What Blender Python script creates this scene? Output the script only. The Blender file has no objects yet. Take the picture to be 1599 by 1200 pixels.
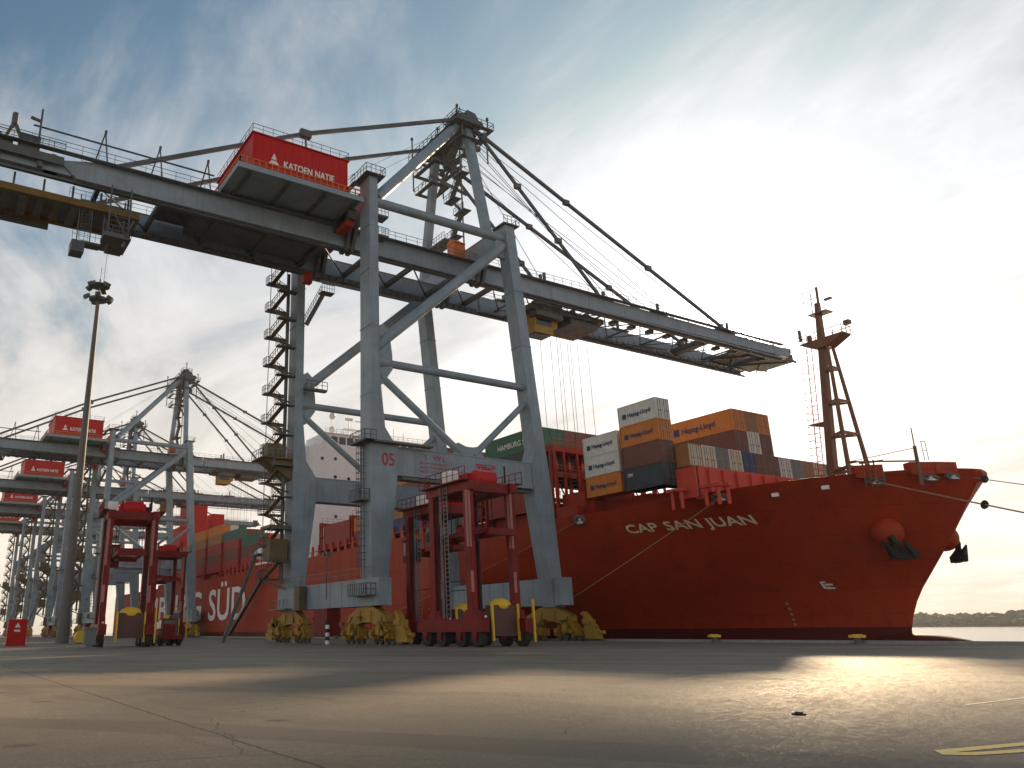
import bpy, math, random
import numpy as np
from math import sin, cos, pi, radians, sqrt
from mathutils import Vector, Matrix
random.seed(7)
S = bpy.context.scene
COL = S.collection

# ------------------------------------------------------------------ camera
cam = bpy.data.objects.new('camera', bpy.data.cameras.new('camera'))
COL.objects.link(cam)
# columns: camera x, y, z axes in world space.  World: X = out to sea, Y = along the quay, Z = up (metres)
R = Matrix(((0.8662225958, -0.1420840231, -0.4790308392),
            (-0.4995732847, -0.2639637221, -0.8250755642),
            (-0.0092167078, 0.9540101068, -0.2996327226)))
M4 = R.to_4x4(); M4.translation = Vector((0, 0, 1.512)); cam.matrix_world = M4
cam.data.sensor_width = 36.0
cam.data.lens = 1222.155 / 1599.0 * 36.0
cam.data.shift_x = (799.5 - 590.0) / 1599.0
cam.data.clip_start = 0.1; cam.data.clip_end = 20000
S.camera = cam

# ------------------------------------------------------------------ light, sky, exposure
SUN = Vector((0.80, 0.52, 0.326)).normalized()
EL = math.asin(SUN.z); AZ = math.atan2(SUN.x, SUN.y)
sl = bpy.data.lights.new('sun', 'SUN'); sl.energy = 5.0; sl.angle = radians(2.4); sl.color = (1.0, 0.74, 0.46)
so = bpy.data.objects.new('sun', sl); COL.objects.link(so); so.location = SUN * 300
so.rotation_euler = (-SUN).to_track_quat('-Z', 'Y').to_euler()
S.view_settings.view_transform = 'Standard'; S.view_settings.look = 'None'
S.view_settings.exposure = 0.16; S.view_settings.gamma = 1.0
S.render.engine = 'CYCLES'; S.cycles.max_bounces = 6

W = bpy.data.worlds.new('World'); S.world = W; W.use_nodes = True
nt = W.node_tree; nt.nodes.clear()
class NT:
    def __init__(s, t): s.t = t
    def n(s, ty, **kw):
        nd = s.t.nodes.new(ty)
        for k, v in kw.items():
            if k.startswith('i_'):
                nd.inputs[k[2:].replace('_', ' ')].default_value = v
            else: setattr(nd, k, v)
        return nd
    def l(s, a, b): s.t.links.new(a, b)
    def math(s, op, a, b=None, c=None, clamp=False):
        nd = s.t.nodes.new('ShaderNodeMath'); nd.operation = op; nd.use_clamp = clamp
        for i, v in enumerate((a, b, c)):
            if v is None: continue
            if isinstance(v, (int, float)): nd.inputs[i].default_value = v
            else: s.l(v, nd.inputs[i])
        return nd.outputs[0]
    def mix(s, f, a, b, ty='MIX'):
        nd = s.t.nodes.new('ShaderNodeMix'); nd.data_type = 'RGBA'; nd.blend_type = ty
        for sock, v in ((nd.inputs[0], f), (nd.inputs[6], a), (nd.inputs[7], b)):
            if isinstance(v, (int, float)): sock.default_value = v
            elif isinstance(v, tuple): sock.default_value = (*v[:3], 1)
            else: s.l(v, sock)
        return nd.outputs[2]
    def ramp(s, f, stops):
        nd = s.t.nodes.new('ShaderNodeValToRGB'); e = nd.color_ramp.elements
        e[0].position, e[0].color = stops[0][0], (*stops[0][1], 1) if len(stops[0][1]) == 3 else stops[0][1]
        e[1].position, e[1].color = stops[-1][0], (*stops[-1][1], 1)
        for p, c in stops[1:-1]:
            x = e.new(p); x.color = (*c, 1)
        s.l(f, nd.inputs[0]); return nd.outputs[0]
g = NT(nt)
tc = g.n('ShaderNodeTexCoord'); D = tc.outputs['Generated']
sky = g.n('ShaderNodeTexSky', sky_type='NISHITA', sun_disc=False, sun_elevation=EL, sun_rotation=AZ, altitude=10, air_density=1.2, dust_density=1.5, ozone_density=1.5)
sep = g.n('ShaderNodeSeparateXYZ'); g.l(D, sep.inputs[0])
dt = g.n('ShaderNodeVectorMath', operation='DOT_PRODUCT'); g.l(D, dt.inputs[0]); dt.inputs[1].default_value = SUN
dot = g.math('MAXIMUM', dt.outputs['Value'], 0.0)
# thin high cloud: noise laid on a flat layer above
den = g.math('ADD', g.math('MAXIMUM', sep.outputs[2], 0.0), 0.22)
px_ = g.math('DIVIDE', sep.outputs[0], den); py_ = g.math('DIVIDE', sep.outputs[1], den)
cmb = g.n('ShaderNodeCombineXYZ'); g.l(px_, cmb.inputs[0]); g.l(py_, cmb.inputs[1])
mp = g.n('ShaderNodeMapping'); g.l(cmb.outputs[0], mp.inputs[0]); mp.inputs['Rotation'].default_value = (0, 0, radians(35)); mp.inputs['Scale'].default_value = (1.7, 0.85, 1)
nz = g.n('ShaderNodeTexNoise', i_Scale=1.5, i_Detail=9.0, i_Roughness=0.6, i_Distortion=0.7); g.l(mp.outputs[0], nz.inputs['Vector'])
mp2 = g.n('ShaderNodeMapping'); g.l(cmb.outputs[0], mp2.inputs[0]); mp2.inputs['Rotation'].default_value = (0, 0, radians(20)); mp2.inputs['Scale'].default_value = (3.4, 1.7, 1)
nz2 = g.n('ShaderNodeTexNoise', i_Scale=2.0, i_Detail=8.0, i_Roughness=0.62, i_Distortion=0.4); g.l(mp2.outputs[0], nz2.inputs['Vector'])
nsum = g.math('ADD', g.math('MULTIPLY', nz.outputs['Fac'], 0.82), g.math('MULTIPLY', nz2.outputs['Fac'], 0.18))
# cover grows towards the horizon and the sun
elev = g.math('MAXIMUM', sep.outputs[2], 0.0)
cover = g.math('ADD', nsum, g.math('SUBTRACT', g.math('ADD', g.math('MULTIPLY', g.math('POWER', dot, 8.0), 0.16), 0.17), g.math('MULTIPLY', elev, 0.78)))
mask = g.n('ShaderNodeMapRange', interpolation_type='SMOOTHSTEP'); g.l(cover, mask.inputs[0])
mask.inputs[1].default_value = 0.12; mask.inputs[2].default_value = 0.44
fwd = g.math('ADD', g.math('ADD', g.math('MULTIPLY', g.math('POWER', dot, 6.0), 0.20), g.math('MULTIPLY', g.math('POWER', dot, 40.0), 0.6)), g.math('ADD', g.math('MULTIPLY', g.math('POWER', dot, 400.0), 2.0), g.math('MULTIPLY', g.math('POWER', dot, 9000.0), 40.0)))
ctone = g.mix(g.math('MULTIPLY', elev, 2.2, clamp=True), (1.0, 0.87, 0.70), (0.95, 0.97, 1.0))
cl = g.n('ShaderNodeVectorMath', operation='SCALE'); g.l(ctone, cl.inputs[0]); g.l(g.math('ADD', fwd, g.math('SUBTRACT', 0.92, g.math('MULTIPLY', g.math('MINIMUM', elev, 0.6), 0.70))), cl.inputs['Scale'])
clv = g.n('ShaderNodeVectorMath', operation='SCALE'); g.l(cl.outputs[0], clv.inputs[0]); g.l(g.math('ADD', g.math('MULTIPLY', nsum, 1.35), 0.32), clv.inputs['Scale'])
sk = g.n('ShaderNodeVectorMath', operation='SCALE'); g.l(sky.outputs[0], sk.inputs[0]); sk.inputs['Scale'].default_value = 0.085; SKT = sk
skt = g.mix(1.0, sk.outputs[0], (0.84, 1.06, 1.06), 'MULTIPLY')
tot = g.mix(mask.outputs[0], skt, clv.outputs[0])
bg = g.n('ShaderNodeBackground'); g.l(tot, bg.inputs[0]); bg.inputs[1].default_value = 1.0
wo = g.n('ShaderNodeOutputWorld'); g.l(bg.outputs[0], wo.inputs[0])

# ------------------------------------------------------------------ materials
def mat(name, color, rough=0.55, metal=0.0, var=0.18, scale=0.6, streak=0.0, rust=0.0, spec=0.5, bump=0.0):
    m = bpy.data.materials.new(name); m.use_nodes = True
    t = NT(m.node_tree); b = m.node_tree.nodes['Principled BSDF']
    b.inputs['Roughness'].default_value = rough; b.inputs['Metallic'].default_value = metal
    b.inputs['Specular IOR Level'].default_value = spec
    c = t.n('ShaderNodeTexCoord')
    n1 = t.n('ShaderNodeTexNoise', i_Scale=scale, i_Detail=6.0, i_Roughness=0.65); t.l(c.outputs['Object'], n1.inputs['Vector'])
    dark = tuple(x * (1 - var) for x in color); lite = tuple(min(1, x * (1 + var)) for x in color)
    col = t.ramp(n1.outputs['Fac'], [(0.3, dark), (0.7, lite)])
    if streak > 0:
        mpn = t.n('ShaderNodeMapping'); t.l(c.outputs['Object'], mpn.inputs[0]); mpn.inputs['Scale'].default_value = (2.2, 2.2, 0.10)
        n2 = t.n('ShaderNodeTexNoise', i_Scale=1.3, i_Detail=5.0, i_Roughness=0.7); t.l(mpn.outputs[0], n2.inputs['Vector'])
        f = t.n('ShaderNodeMapRange'); t.l(n2.outputs['Fac'], f.inputs[0]); f.inputs[1].default_value = 0.52; f.inputs[2].default_value = 0.75
        col = t.mix(t.math('MULTIPLY', f.outputs[0], streak), col, tuple(x * 0.45 for x in color))
    if rust > 0:
        n3 = t.n('ShaderNodeTexNoise', i_Scale=2.4, i_Detail=8.0, i_Roughness=0.75); t.l(c.outputs['Object'], n3.inputs['Vector'])
        f = t.n('ShaderNodeMapRange'); t.l(n3.outputs['Fac'], f.inputs[0]); f.inputs[1].default_value = 0.60; f.inputs[2].default_value = 0.72
        col = t.mix(t.math('MULTIPLY', f.outputs[0], rust), col, (0.11, 0.045, 0.02))
    t.l(col, b.inputs['Base Color'])
    if bump > 0:
        bp = t.n('ShaderNodeBump', i_Strength=bump, i_Distance=0.05); n4 = t.n('ShaderNodeTexNoise', i_Scale=scale * 6, i_Detail=4.0)
        t.l(c.outputs['Object'], n4.inputs['Vector']); t.l(n4.outputs['Fac'], bp.inputs['Height']); t.l(bp.outputs[0], b.inputs['Normal'])
    return m
STEEL = mat('crane_paint', (0.245, 0.305, 0.355), 0.5, var=0.18, scale=0.35, streak=0.5, rust=0.35)
STEELD = mat('crane_dark_steel', (0.10, 0.108, 0.11), 0.6, var=0.3, rust=0.3)
GALV = mat('galvanised', (0.16, 0.17, 0.17), 0.5, metal=0.4, var=0.2)
RED = mat('house_red', (0.52, 0.008, 0.008), 0.5, spec=0.25, var=0.10, scale=0.3, streak=0.15)
ORANGE = mat('orange_steel', (0.62, 0.15, 0.015), 0.5, rust=0.3)
YEL = mat('bogie_yellow', (0.34, 0.19, 0.008), 0.5, var=0.25, rust=0.45)
BROWNY = mat('rusty_olive', (0.13, 0.095, 0.04), 0.6, var=0.35, rust=0.5)
OCHRED = mat('greasy_ochre', (0.15, 0.08, 0.015), 0.6, var=0.4, rust=0.6)
YELB = mat('bright_yellow', (0.80, 0.50, 0.02), 0.45, var=0.1, rust=0.1)
WHITE = mat('white_paint', (0.82, 0.82, 0.80), 0.5, var=0.06, streak=0.12)
LETTER = mat('letter_white', (0.82, 0.80, 0.76), 0.6, var=0.05)
LETTERC = mat('letter_cream', (0.86, 0.74, 0.55), 0.6, var=0.08)
LETTERR = mat('letter_red', (0.42, 0.03, 0.04), 0.6, var=0.1)
LETTERB = mat('letter_blue', (0.03, 0.05, 0.16), 0.6, var=0.1)
SCRED = mat('carrier_red', (0.19, 0.007, 0.006), 0.5, var=0.3, streak=0.5, rust=0.3, spec=0.25)
BLACK = mat('black_rubber', (0.022, 0.022, 0.022), 0.8, var=0.3)
GLASS = mat('dark_glass', (0.02, 0.03, 0.035), 0.08, var=0.1)
SHIPRED = mat('ship_red', (0.36, 0.035, 0.018), 0.55, spec=0.25, var=0.2, streak=0.3, rust=0.15)
SALMON = mat('ship_light_red', (0.60, 0.075, 0.045), 0.55, spec=0.25, var=0.08, scale=0.3, streak=0.15)
ROPE = mat('rope', (0.40, 0.24, 0.14), 0.9, var=0.15)
CABLE = mat('wire_rope', (0.05, 0.05, 0.055), 0.5, var=0.1)
CONC = mat('concrete', (0.32, 0.31, 0.28), 0.85, var=0.2, scale=2.0)
GREYBOX = mat('grey_cabinet', (0.15, 0.16, 0.17), 0.6, var=0.15)
MAST = mat('mast_brown', (0.19, 0.085, 0.04), 0.55, var=0.15, streak=0.2)

# ship hull: red topsides, darker band of antifouling paint below the load line
def hull_mat():
    m = bpy.data.materials.new('hull_paint'); m.use_nodes = True; t = NT(m.node_tree); b = m.node_tree.nodes['Principled BSDF']
    c = t.n('ShaderNodeTexCoord'); s = t.n('ShaderNodeSeparateXYZ'); t.l(c.outputs['Object'], s.inputs[0])
    n1 = t.n('ShaderNodeTexNoise', i_Scale=0.12, i_Detail=7.0, i_Roughness=0.6); t.l(c.outputs['Object'], n1.inputs['Vector'])
    col = t.ramp(n1.outputs['Fac'], [(0.3, (0.34, 0.034, 0.010)), (0.7, (0.44, 0.052, 0.016))])
    mpn = t.n('ShaderNodeMapping'); t.l(c.outputs['Object'], mpn.inputs[0]); mpn.inputs['Scale'].default_value = (0.8, 0.8, 0.05)
    n2 = t.n('ShaderNodeTexNoise', i_Scale=1.0, i_Detail=6.0, i_Roughness=0.7); t.l(mpn.outputs[0], n2.inputs['Vector'])
    f = t.n('ShaderNodeMapRange'); t.l(n2.outputs['Fac'], f.inputs[0]); f.inputs[1].default_value = 0.5; f.inputs[2].default_value = 0.8
    col = t.mix(t.math('MULTIPLY', f.outputs[0], 0.7), col, (0.13, 0.016, 0.010))
    # fender scrapes low on the side and rust runs
    ms = t.n('ShaderNodeMapping'); t.l(c.outputs['Object'], ms.inputs[0]); ms.inputs['Scale'].default_value = (0.1, 0.06, 1.6)
    ns = t.n('ShaderNodeTexNoise', i_Scale=1.6, i_Detail=8.0, i_Roughness=0.75); t.l(ms.outputs[0], ns.inputs['Vector'])
    lowz = t.n('ShaderNodeMapRange'); t.l(s.outputs[2], lowz.inputs[0]); lowz.inputs[1].default_value = 7.0; lowz.inputs[2].default_value = 2.0
    sc_ = t.n('ShaderNodeMapRange'); t.l(ns.outputs['Fac'], sc_.inputs[0]); sc_.inputs[1].default_value = 0.56; sc_.inputs[2].default_value = 0.66
    col = t.mix(t.math('MULTIPLY', t.math('MULTIPLY', sc_.outputs[0], lowz.outputs[0]), 0.45), col, (0.20, 0.06, 0.045))
    mr = t.n('ShaderNodeMapping'); t.l(c.outputs['Object'], mr.inputs[0]); mr.inputs['Scale'].default_value = (1.6, 1.6, 0.07)
    n5 = t.n('ShaderNodeTexNoise', i_Scale=1.4, i_Detail=7.0, i_Roughness=0.8); t.l(mr.outputs[0], n5.inputs['Vector'])
    rr_ = t.n('ShaderNodeMapRange'); t.l(n5.outputs['Fac'], rr_.inputs[0]); rr_.inputs[1].default_value = 0.62; rr_.inputs[2].default_value = 0.70
    col = t.mix(t.math('MULTIPLY', rr_.outputs[0], 0.5), col, (0.16, 0.05, 0.02))
    # plate seams
    br = t.n('ShaderNodeTexBrick', i_Scale=0.1, i_Mortar_Size=0.003, i_Brick_Width=1.2, i_Row_Height=0.28)
    cc = t.n('ShaderNodeCombineXYZ'); t.l(s.outputs[1], cc.inputs[0]); t.l(s.outputs[2], cc.inputs[1]); t.l(cc.outputs[0], br.inputs['Vector'])
    col = t.mix(t.math('MULTIPLY', br.outputs['Fac'], 0.6), col, (0.15, 0.015, 0.008))
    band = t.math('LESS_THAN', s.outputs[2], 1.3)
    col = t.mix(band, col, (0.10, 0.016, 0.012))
    t.l(col, b.inputs['Base Color']); b.inputs['Roughness'].default_value = 0.55; b.inputs['Specular IOR Level'].default_value = 0.22
    bp = t.n('ShaderNodeBump', i_Strength=0.35, i_Distance=0.10); n4 = t.n('ShaderNodeTexNoise', i_Scale=0.35, i_Detail=2.0)
    t.l(c.outputs['Object'], n4.inputs['Vector']); t.l(n4.outputs['Fac'], bp.inputs['Height']); t.l(bp.outputs[0], b.inputs['Normal'])
    return m
HULL = hull_mat()

# ------------------------------------------------------------------ mesh helpers
class MB:
    def __init__(s): s.v = []; s.f = []; s.isl = []
    def add(s, vs, fs):
        o = len(s.v); s.isl.append((o, o + len(vs), len(s.f), len(s.f) + len(fs))); s.v += [tuple(v) for v in vs]; s.f += [tuple(i + o for i in f) for f in fs]; return s
    def box(s, x0, x1, y0, y1, z0, z1):
        return s.add([(x0, y0, z0), (x1, y0, z0), (x1, y1, z0), (x0, y1, z0), (x0, y0, z1), (x1, y0, z1), (x1, y1, z1), (x0, y1, z1)],
                     [(0, 3, 2, 1), (4, 5, 6, 7), (0, 1, 5, 4), (1, 2, 6, 5), (2, 3, 7, 6), (3, 0, 4, 7)])
    def cbox(s, c, d): return s.box(c[0] - d[0] / 2, c[0] + d[0] / 2, c[1] - d[1] / 2, c[1] + d[1] / 2, c[2] - d[2] / 2, c[2] + d[2] / 2)
    def loft(s, secs):   # (x0,x1,y0,y1,z) rectangles going up
        vs = []
        for x0, x1, y0, y1, z in secs: vs += [(x0, y0, z), (x1, y0, z), (x1, y1, z), (x0, y1, z)]
        fs = [(0, 3, 2, 1)]
        for i in range(len(secs) - 1):
            a = i * 4
            for k in range(4): fs.append((a + k, a + (k + 1) % 4, a + 4 + (k + 1) % 4, a + 4 + k))
        a = (len(secs) - 1) * 4; fs.append((a, a + 1, a + 2, a + 3)); return s.add(vs, fs)
    def tube(s, p0, p1, r, r1=None, n=6, cap=True):
        p0 = Vector(p0); p1 = Vector(p1); d = (p1 - p0)
        if d.length < 1e-6: return s
        d.normalize(); u = d.orthogonal().normalized(); w = d.cross(u); r1 = r if r1 is None else r1
        vs = []
        for p, q in ((p0, r), (p1, r1)):
            for k in range(n):
                a = 2 * pi * k / n; vs.append(p + u * q * cos(a) + w * q * sin(a))
        fs = [(k, (k + 1) % n, n + (k + 1) % n, n + k) for k in range(n)]
        if cap: fs += [tuple(range(n - 1, -1, -1)), tuple(range(n, 2 * n))]
        return s.add(vs, fs)
    def beam(s, p0, p1, w, h, up=(0, 0, 1)):
        p0 = Vector(p0); p1 = Vector(p1); d = (p1 - p0).normalized(); upv = Vector(up)
        if abs(d.dot(upv)) > 0.98: upv = Vector((1, 0, 0))
        sd = d.cross(upv).normalized(); uu = sd.cross(d)
        vs = []
        for p in (p0, p1):
            for a, b in ((-1, -1), (1, -1), (1, 1), (-1, 1)): vs.append(p + sd * a * w / 2 + uu * b * h / 2)
        return s.add(vs, [(0, 3, 2, 1), (4, 5, 6, 7), (0, 1, 5, 4), (1, 2, 6, 5), (2, 3, 7, 6), (3, 0, 4, 7)])
    def path(s, pts, r, n=5):
        for a, b in zip(pts[:-1], pts[1:]): s.tube(a, b, r, n=n)
        return s
    def prism(s, poly, axis, a, b):   # poly 2D in the plane normal to axis
        n = len(poly); vs = []
        for t in (a, b):
            for p, q in poly:
                vs.append({'x': (t, p, q), 'y': (p, t, q), 'z': (p, q, t)}[axis])
        fs = [(k, (k + 1) % n, n + (k + 1) % n, n + k) for k in range(n)] + [tuple(range(n - 1, -1, -1)), tuple(range(n, 2 * n))]
        return s.add(vs, fs)
    def sphere(s, c, rx, ry, rz, nu=12, nv=8):
        vs = []; fs = []
        for j in range(nv + 1):
            th = pi * j / nv
            for i in range(nu):
                ph = 2 * pi * i / nu; vs.append((c[0] + rx * sin(th) * cos(ph), c[1] + ry * sin(th) * sin(ph), c[2] + rz * cos(th)))
        for j in range(nv):
            for i in range(nu): fs.append((j * nu + i, (j + 1) * nu + i, (j + 1) * nu + (i + 1) % nu, j * nu + (i + 1) % nu))
        return s.add(vs, fs)
    def rail(s, pts, h=1.1, step=1.6, r=0.035, mid=True):
        for a, b in zip(pts[:-1], pts[1:]):
            a = Vector(a); b = Vector(b); n = max(1, round((b - a).length / step)); up = Vector((0, 0, h))
            for k in range(n + 1):
                p = a.lerp(b, k / n); s.tube(p, p + up, r, n=4, cap=False)
            s.tube(a + up, b + up, r * 1.15, n=4, cap=False)
            if mid: s.tube(a + up * .5, b + up * .5, r * .8, n=4, cap=False)
        return s
    def ladder(s, p0, p1, side, w=0.5, r=0.03, step=0.4):
        p0 = Vector(p0); p1 = Vector(p1); sd = Vector(side).normalized() * w / 2
        s.tube(p0 - sd, p1 - sd, r, n=4); s.tube(p0 + sd, p1 + sd, r, n=4)
        n = int((p1 - p0).length / step)
        for k in range(1, n): q = p0.lerp(p1, k / n); s.tube(q - sd, q + sd, r * .8, n=4, cap=False)
        return s
    def pieces(s):   # far-apart clusters of the shapes added, each to become an object of its own
        k = len(s.isl)
        if k < 2 or k > 900: return None
        V = np.array([tuple(v) for v in s.v]); lo = np.array([V[a:b].min(0) for a, b, _, _ in s.isl]); hi = np.array([V[a:b].max(0) for a, b, _, _ in s.isl])
        size = (hi - lo).max(1); par = list(range(k))
        gap = np.maximum(0, np.maximum(lo[:, None] - hi[None], lo[None] - hi[:, None]))
        near = np.sqrt((gap ** 2).sum(2)) <= np.maximum(0.02, 0.5 * np.maximum(size[:, None], size[None]))
        def fd(i):
            while par[i] != i: par[i] = par[par[i]]; i = par[i]
            return i
        for i, j in zip(*np.nonzero(np.triu(near, 1))): par[fd(int(i))] = fd(int(j))
        gr = {}
        for i in range(k): gr.setdefault(fd(i), []).append(i)
        if len(gr) < 2: return None
        out = []
        for ids in sorted(gr.values(), key=lambda q: -len(q)):
            m_ = MB()
            for i in ids:
                a, b, c_, d = s.isl[i]; m_.add(s.v[a:b], [tuple(x - a for x in f) for f in s.f[c_:d]])
            out.append(m_)
        return out
    def build(s, name, material, parent=None, org=(0, 0, 0), smooth=False):
        if parent is not None and not any(w in name for w in ('lettering', 'number', 'logo')):
            pc = s.pieces()
            if pc:
                obs = [m_.build1(name, material, parent, org, smooth) for m_ in pc]; return obs[0]
        return s.build1(name, material, parent, org, smooth)
    def build1(s, name, material, parent=None, org=(0, 0, 0), smooth=False):
        me = bpy.data.meshes.new(name); o = Vector(org)
        me.from_pydata([tuple(Vector(v) - o) for v in s.v], [], s.f); me.materials.append(material); me.update()
        if smooth:
            for p in me.polygons: p.use_smooth = True
        ob = bpy.data.objects.new(name, me); COL.objects.link(ob)
        if parent is not None: ob.parent = parent
        else: ob.location = o
        return ob
def smooth_auto(o, ang=35):
    me = o.data
    for p in me.polygons: p.use_smooth = True
    try: me.set_sharp_from_angle(angle=radians(ang))
    except Exception: pass
def tag(o, label=None, cat=None, group=None, kind=None):
    if label: o['label'] = label
    if cat: o['category'] = cat
    if group: o['group'] = group
    if kind: o['kind'] = kind
    return o
def thing(name, label, cat, loc=(0, 0, 0), rz=0.0, group=None):
    o = bpy.data.objects.new(name, None); COL.objects.link(o); o.location = loc; o.rotation_euler = (0, 0, rz)
    o.empty_display_size = 1.0
    return tag(o, label, cat, group)
def kids(o): return [c for c in bpy.data.objects if c.parent is o]
def copy_tree(o, parent=None):
    c = o.copy(); COL.objects.link(c)
    if parent is not None: c.parent = parent
    for ch in KID.get(o.name, []): copy_tree(ch, c)
    return c
KID = {}
def index_kids():
    KID.clear()
    for o in bpy.data.objects:
        if o.parent is not None: KID.setdefault(o.parent.name, []).append(o)
_tx = {}
def text_raw(txt, size, sx=1.0):
    k = (txt, size, sx)
    if k in _tx: return _tx[k]
    cu = bpy.data.curves.new('lettering', 'FONT'); cu.body = txt; cu.size = size; cu.resolution_u = 3
    ob = bpy.data.objects.new('lettering', cu); COL.objects.link(ob)
    bpy.context.view_layer.update()
    dg = bpy.context.evaluated_depsgraph_get(); me = ob.evaluated_get(dg).to_mesh()
    vs = [(v.co.x * sx, v.co.y) for v in me.vertices]; fs = [tuple(p.vertices) for p in me.polygons]
    ob.evaluated_get(dg).to_mesh_clear(); bpy.data.objects.remove(ob); bpy.data.curves.remove(cu)
    _tx[k] = (vs, fs); return _tx[k]
def text(mb, txt, org, u, v, size, sx=1.0, fn=None, bold=0.0):
    vs, fs = text_raw(txt, size, sx); o = Vector(org); u = Vector(u); v = Vector(v)
    offs = [(0, 0)] if bold == 0 else [(0, 0), (bold, 0), (0, bold), (bold, bold)]
    nrm = u.cross(v)
    for i, (a, b) in enumerate(offs):
        mb.add([(o + u * (p + a) + v * (q + b) + nrm * 0.004 * i) if fn is None else fn(p + a, q + b, i) for p, q in vs], fs)
    return mb
def text_w(txt, size, sx=1.0):
    vs, _ = text_raw(txt, size, sx); xs = [p[0] for p in vs]; return max(xs) - min(xs)

# ------------------------------------------------------------------ setting: ground, water, far shore
def ground_mat():
    m = bpy.data.materials.new('quay_concrete'); m.use_nodes = True; t = NT(m.node_tree); b = m.node_tree.nodes['Principled BSDF']
    c = t.n('ShaderNodeTexCoord'); P = c.outputs['Object']
    big = t.n('ShaderNodeTexNoise', i_Scale=0.08, i_Detail=6.0, i_Roughness=0.6); t.l(P, big.inputs['Vector'])
    med = t.n('ShaderNodeTexNoise', i_Scale=0.9, i_Detail=8.0, i_Roughness=0.7); t.l(P, med.inputs['Vector'])
    fin = t.n('ShaderNodeTexNoise', i_Scale=5.0, i_Detail=9.0, i_Roughness=0.85); t.l(P, fin.inputs['Vector'])
    col = t.ramp(t.math('ADD', t.math('MULTIPLY', big.outputs['Fac'], 0.6), t.math('MULTIPLY', med.outputs['Fac'], 0.4)),
                 [(0.36, (0.215, 0.165, 0.108)), (0.5, (0.30, 0.238, 0.160)), (0.64, (0.385, 0.312, 0.218))])
    grit = t.n('ShaderNodeTexNoise', i_Scale=18.0, i_Detail=6.0, i_Roughness=0.85); t.l(P, grit.inputs['Vector'])
    col = t.mix(0.6, col, t.ramp(fin.outputs['Fac'], [(0.38, (0.45, 0.45, 0.45)), (0.60, (1.35, 1.35, 1.35))]), 'MULTIPLY')
    col = t.mix(0.6, col, t.ramp(grit.outputs['Fac'], [(0.40, (0.22, 0.22, 0.22)), (0.54, (1.25, 1.25, 1.25))]), 'MULTIPLY')
    # dark oil and tyre stains
    st = t.n('ShaderNodeTexNoise', i_Scale=0.35, i_Detail=9.0, i_Roughness=0.7, i_Distortion=0.6)
    mpn = t.n('ShaderNodeMapping'); t.l(P, mpn.inputs[0]); mpn.inputs['Rotation'].default_value = (0, 0, radians(8)); mpn.inputs['Scale'].default_value = (1.7, 0.35, 1)
    t.l(mpn.outputs[0], st.inputs['Vector'])
    f = t.n('ShaderNodeMapRange'); t.l(st.outputs['Fac'], f.inputs[0]); f.inputs[1].default_value = 0.55; f.inputs[2].default_value = 0.72
    col = t.mix(t.math('MULTIPLY', f.outputs[0], 0.5), col, (0.07, 0.062, 0.05))
    # slab joints 6 m apart
    s = t.n('ShaderNodeSeparateXYZ'); t.l(P, s.inputs[0])
    def joint(sock, per, w, off):
        a = t.math('FRACT', t.math('DIVIDE', t.math('ADD', sock, off), per))
        return t.math('LESS_THAN', t.math('ABSOLUTE', t.math('SUBTRACT', a, 0.5)), w / per)
    wob = t.math('MULTIPLY', t.math('SUBTRACT', med.outputs['Fac'], 0.5), 0.25)
    j = t.math('MAXIMUM', joint(t.math('ADD', s.outputs[0], wob), 13.0, 0.030, 2.1), joint(t.math('ADD', s.outputs[1], wob), 17.0, 0.018, 4.0))
    col = t.mix(t.math('MULTIPLY', j, 0.7), col, (0.02, 0.018, 0.015))
    # hairline cracks and round oil spots
    vc = t.n('ShaderNodeTexVoronoi', feature='DISTANCE_TO_EDGE', i_Scale=0.16); dv = t.n('ShaderNodeVectorMath', operation='ADD'); t.l(P, dv.inputs[0])
    nv_ = t.n('ShaderNodeTexNoise', i_Scale=0.7, i_Detail=6.0); t.l(P, nv_.inputs['Vector']); t.l(nv_.outputs['Color'], dv.inputs[1]); t.l(dv.outputs[0], vc.inputs['Vector'])
    crk = t.math('MULTIPLY', t.math('LESS_THAN', vc.outputs['Distance'], 0.0025), t.math('GREATER_THAN', big.outputs['Fac'], 0.50))
    col = t.mix(t.math('MULTIPLY', crk, 0.6), col, (0.04, 0.034, 0.028))
    vo = t.n('ShaderNodeTexVoronoi', i_Scale=0.45); t.l(P, vo.inputs['Vector'])
    osp = t.n('ShaderNodeMapRange'); t.l(t.math('ADD', vo.outputs['Distance'], t.math('MULTIPLY', fin.outputs['Fac'], 0.25)), osp.inputs[0]); osp.inputs[1].default_value = 0.26; osp.inputs[2].default_value = 0.17
    col = t.mix(t.math('MULTIPLY', osp.outputs[0], 0.6), col, (0.05, 0.043, 0.035))
    # tyre tracks: broad worn arcs
    wv = t.n('ShaderNodeTexWave', wave_type='RINGS', rings_direction='Z', i_Scale=0.035, i_Distortion=3.0, i_Detail=3.0); mw = t.n('ShaderNodeMapping'); t.l(P, mw.inputs[0]); mw.inputs['Location'].default_value = (40, 25, 0); t.l(mw.outputs[0], wv.inputs['Vector'])
    tm = t.math('MULTIPLY', t.math('GREATER_THAN', wv.outputs['Fac'], 0.93), t.math('MULTIPLY', med.outputs['Fac'], 0.55))
    col = t.mix(tm, col, (0.06, 0.052, 0.042))
    t.l(col, b.inputs['Base Color'])
    rr = t.n('ShaderNodeMapRange'); t.l(med.outputs['Fac'], rr.inputs[0]); rr.inputs[1].default_value = 0.35; rr.inputs[2].default_value = 0.68; rr.inputs[3].default_value = 0.58; rr.inputs[4].default_value = 0.70
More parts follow.
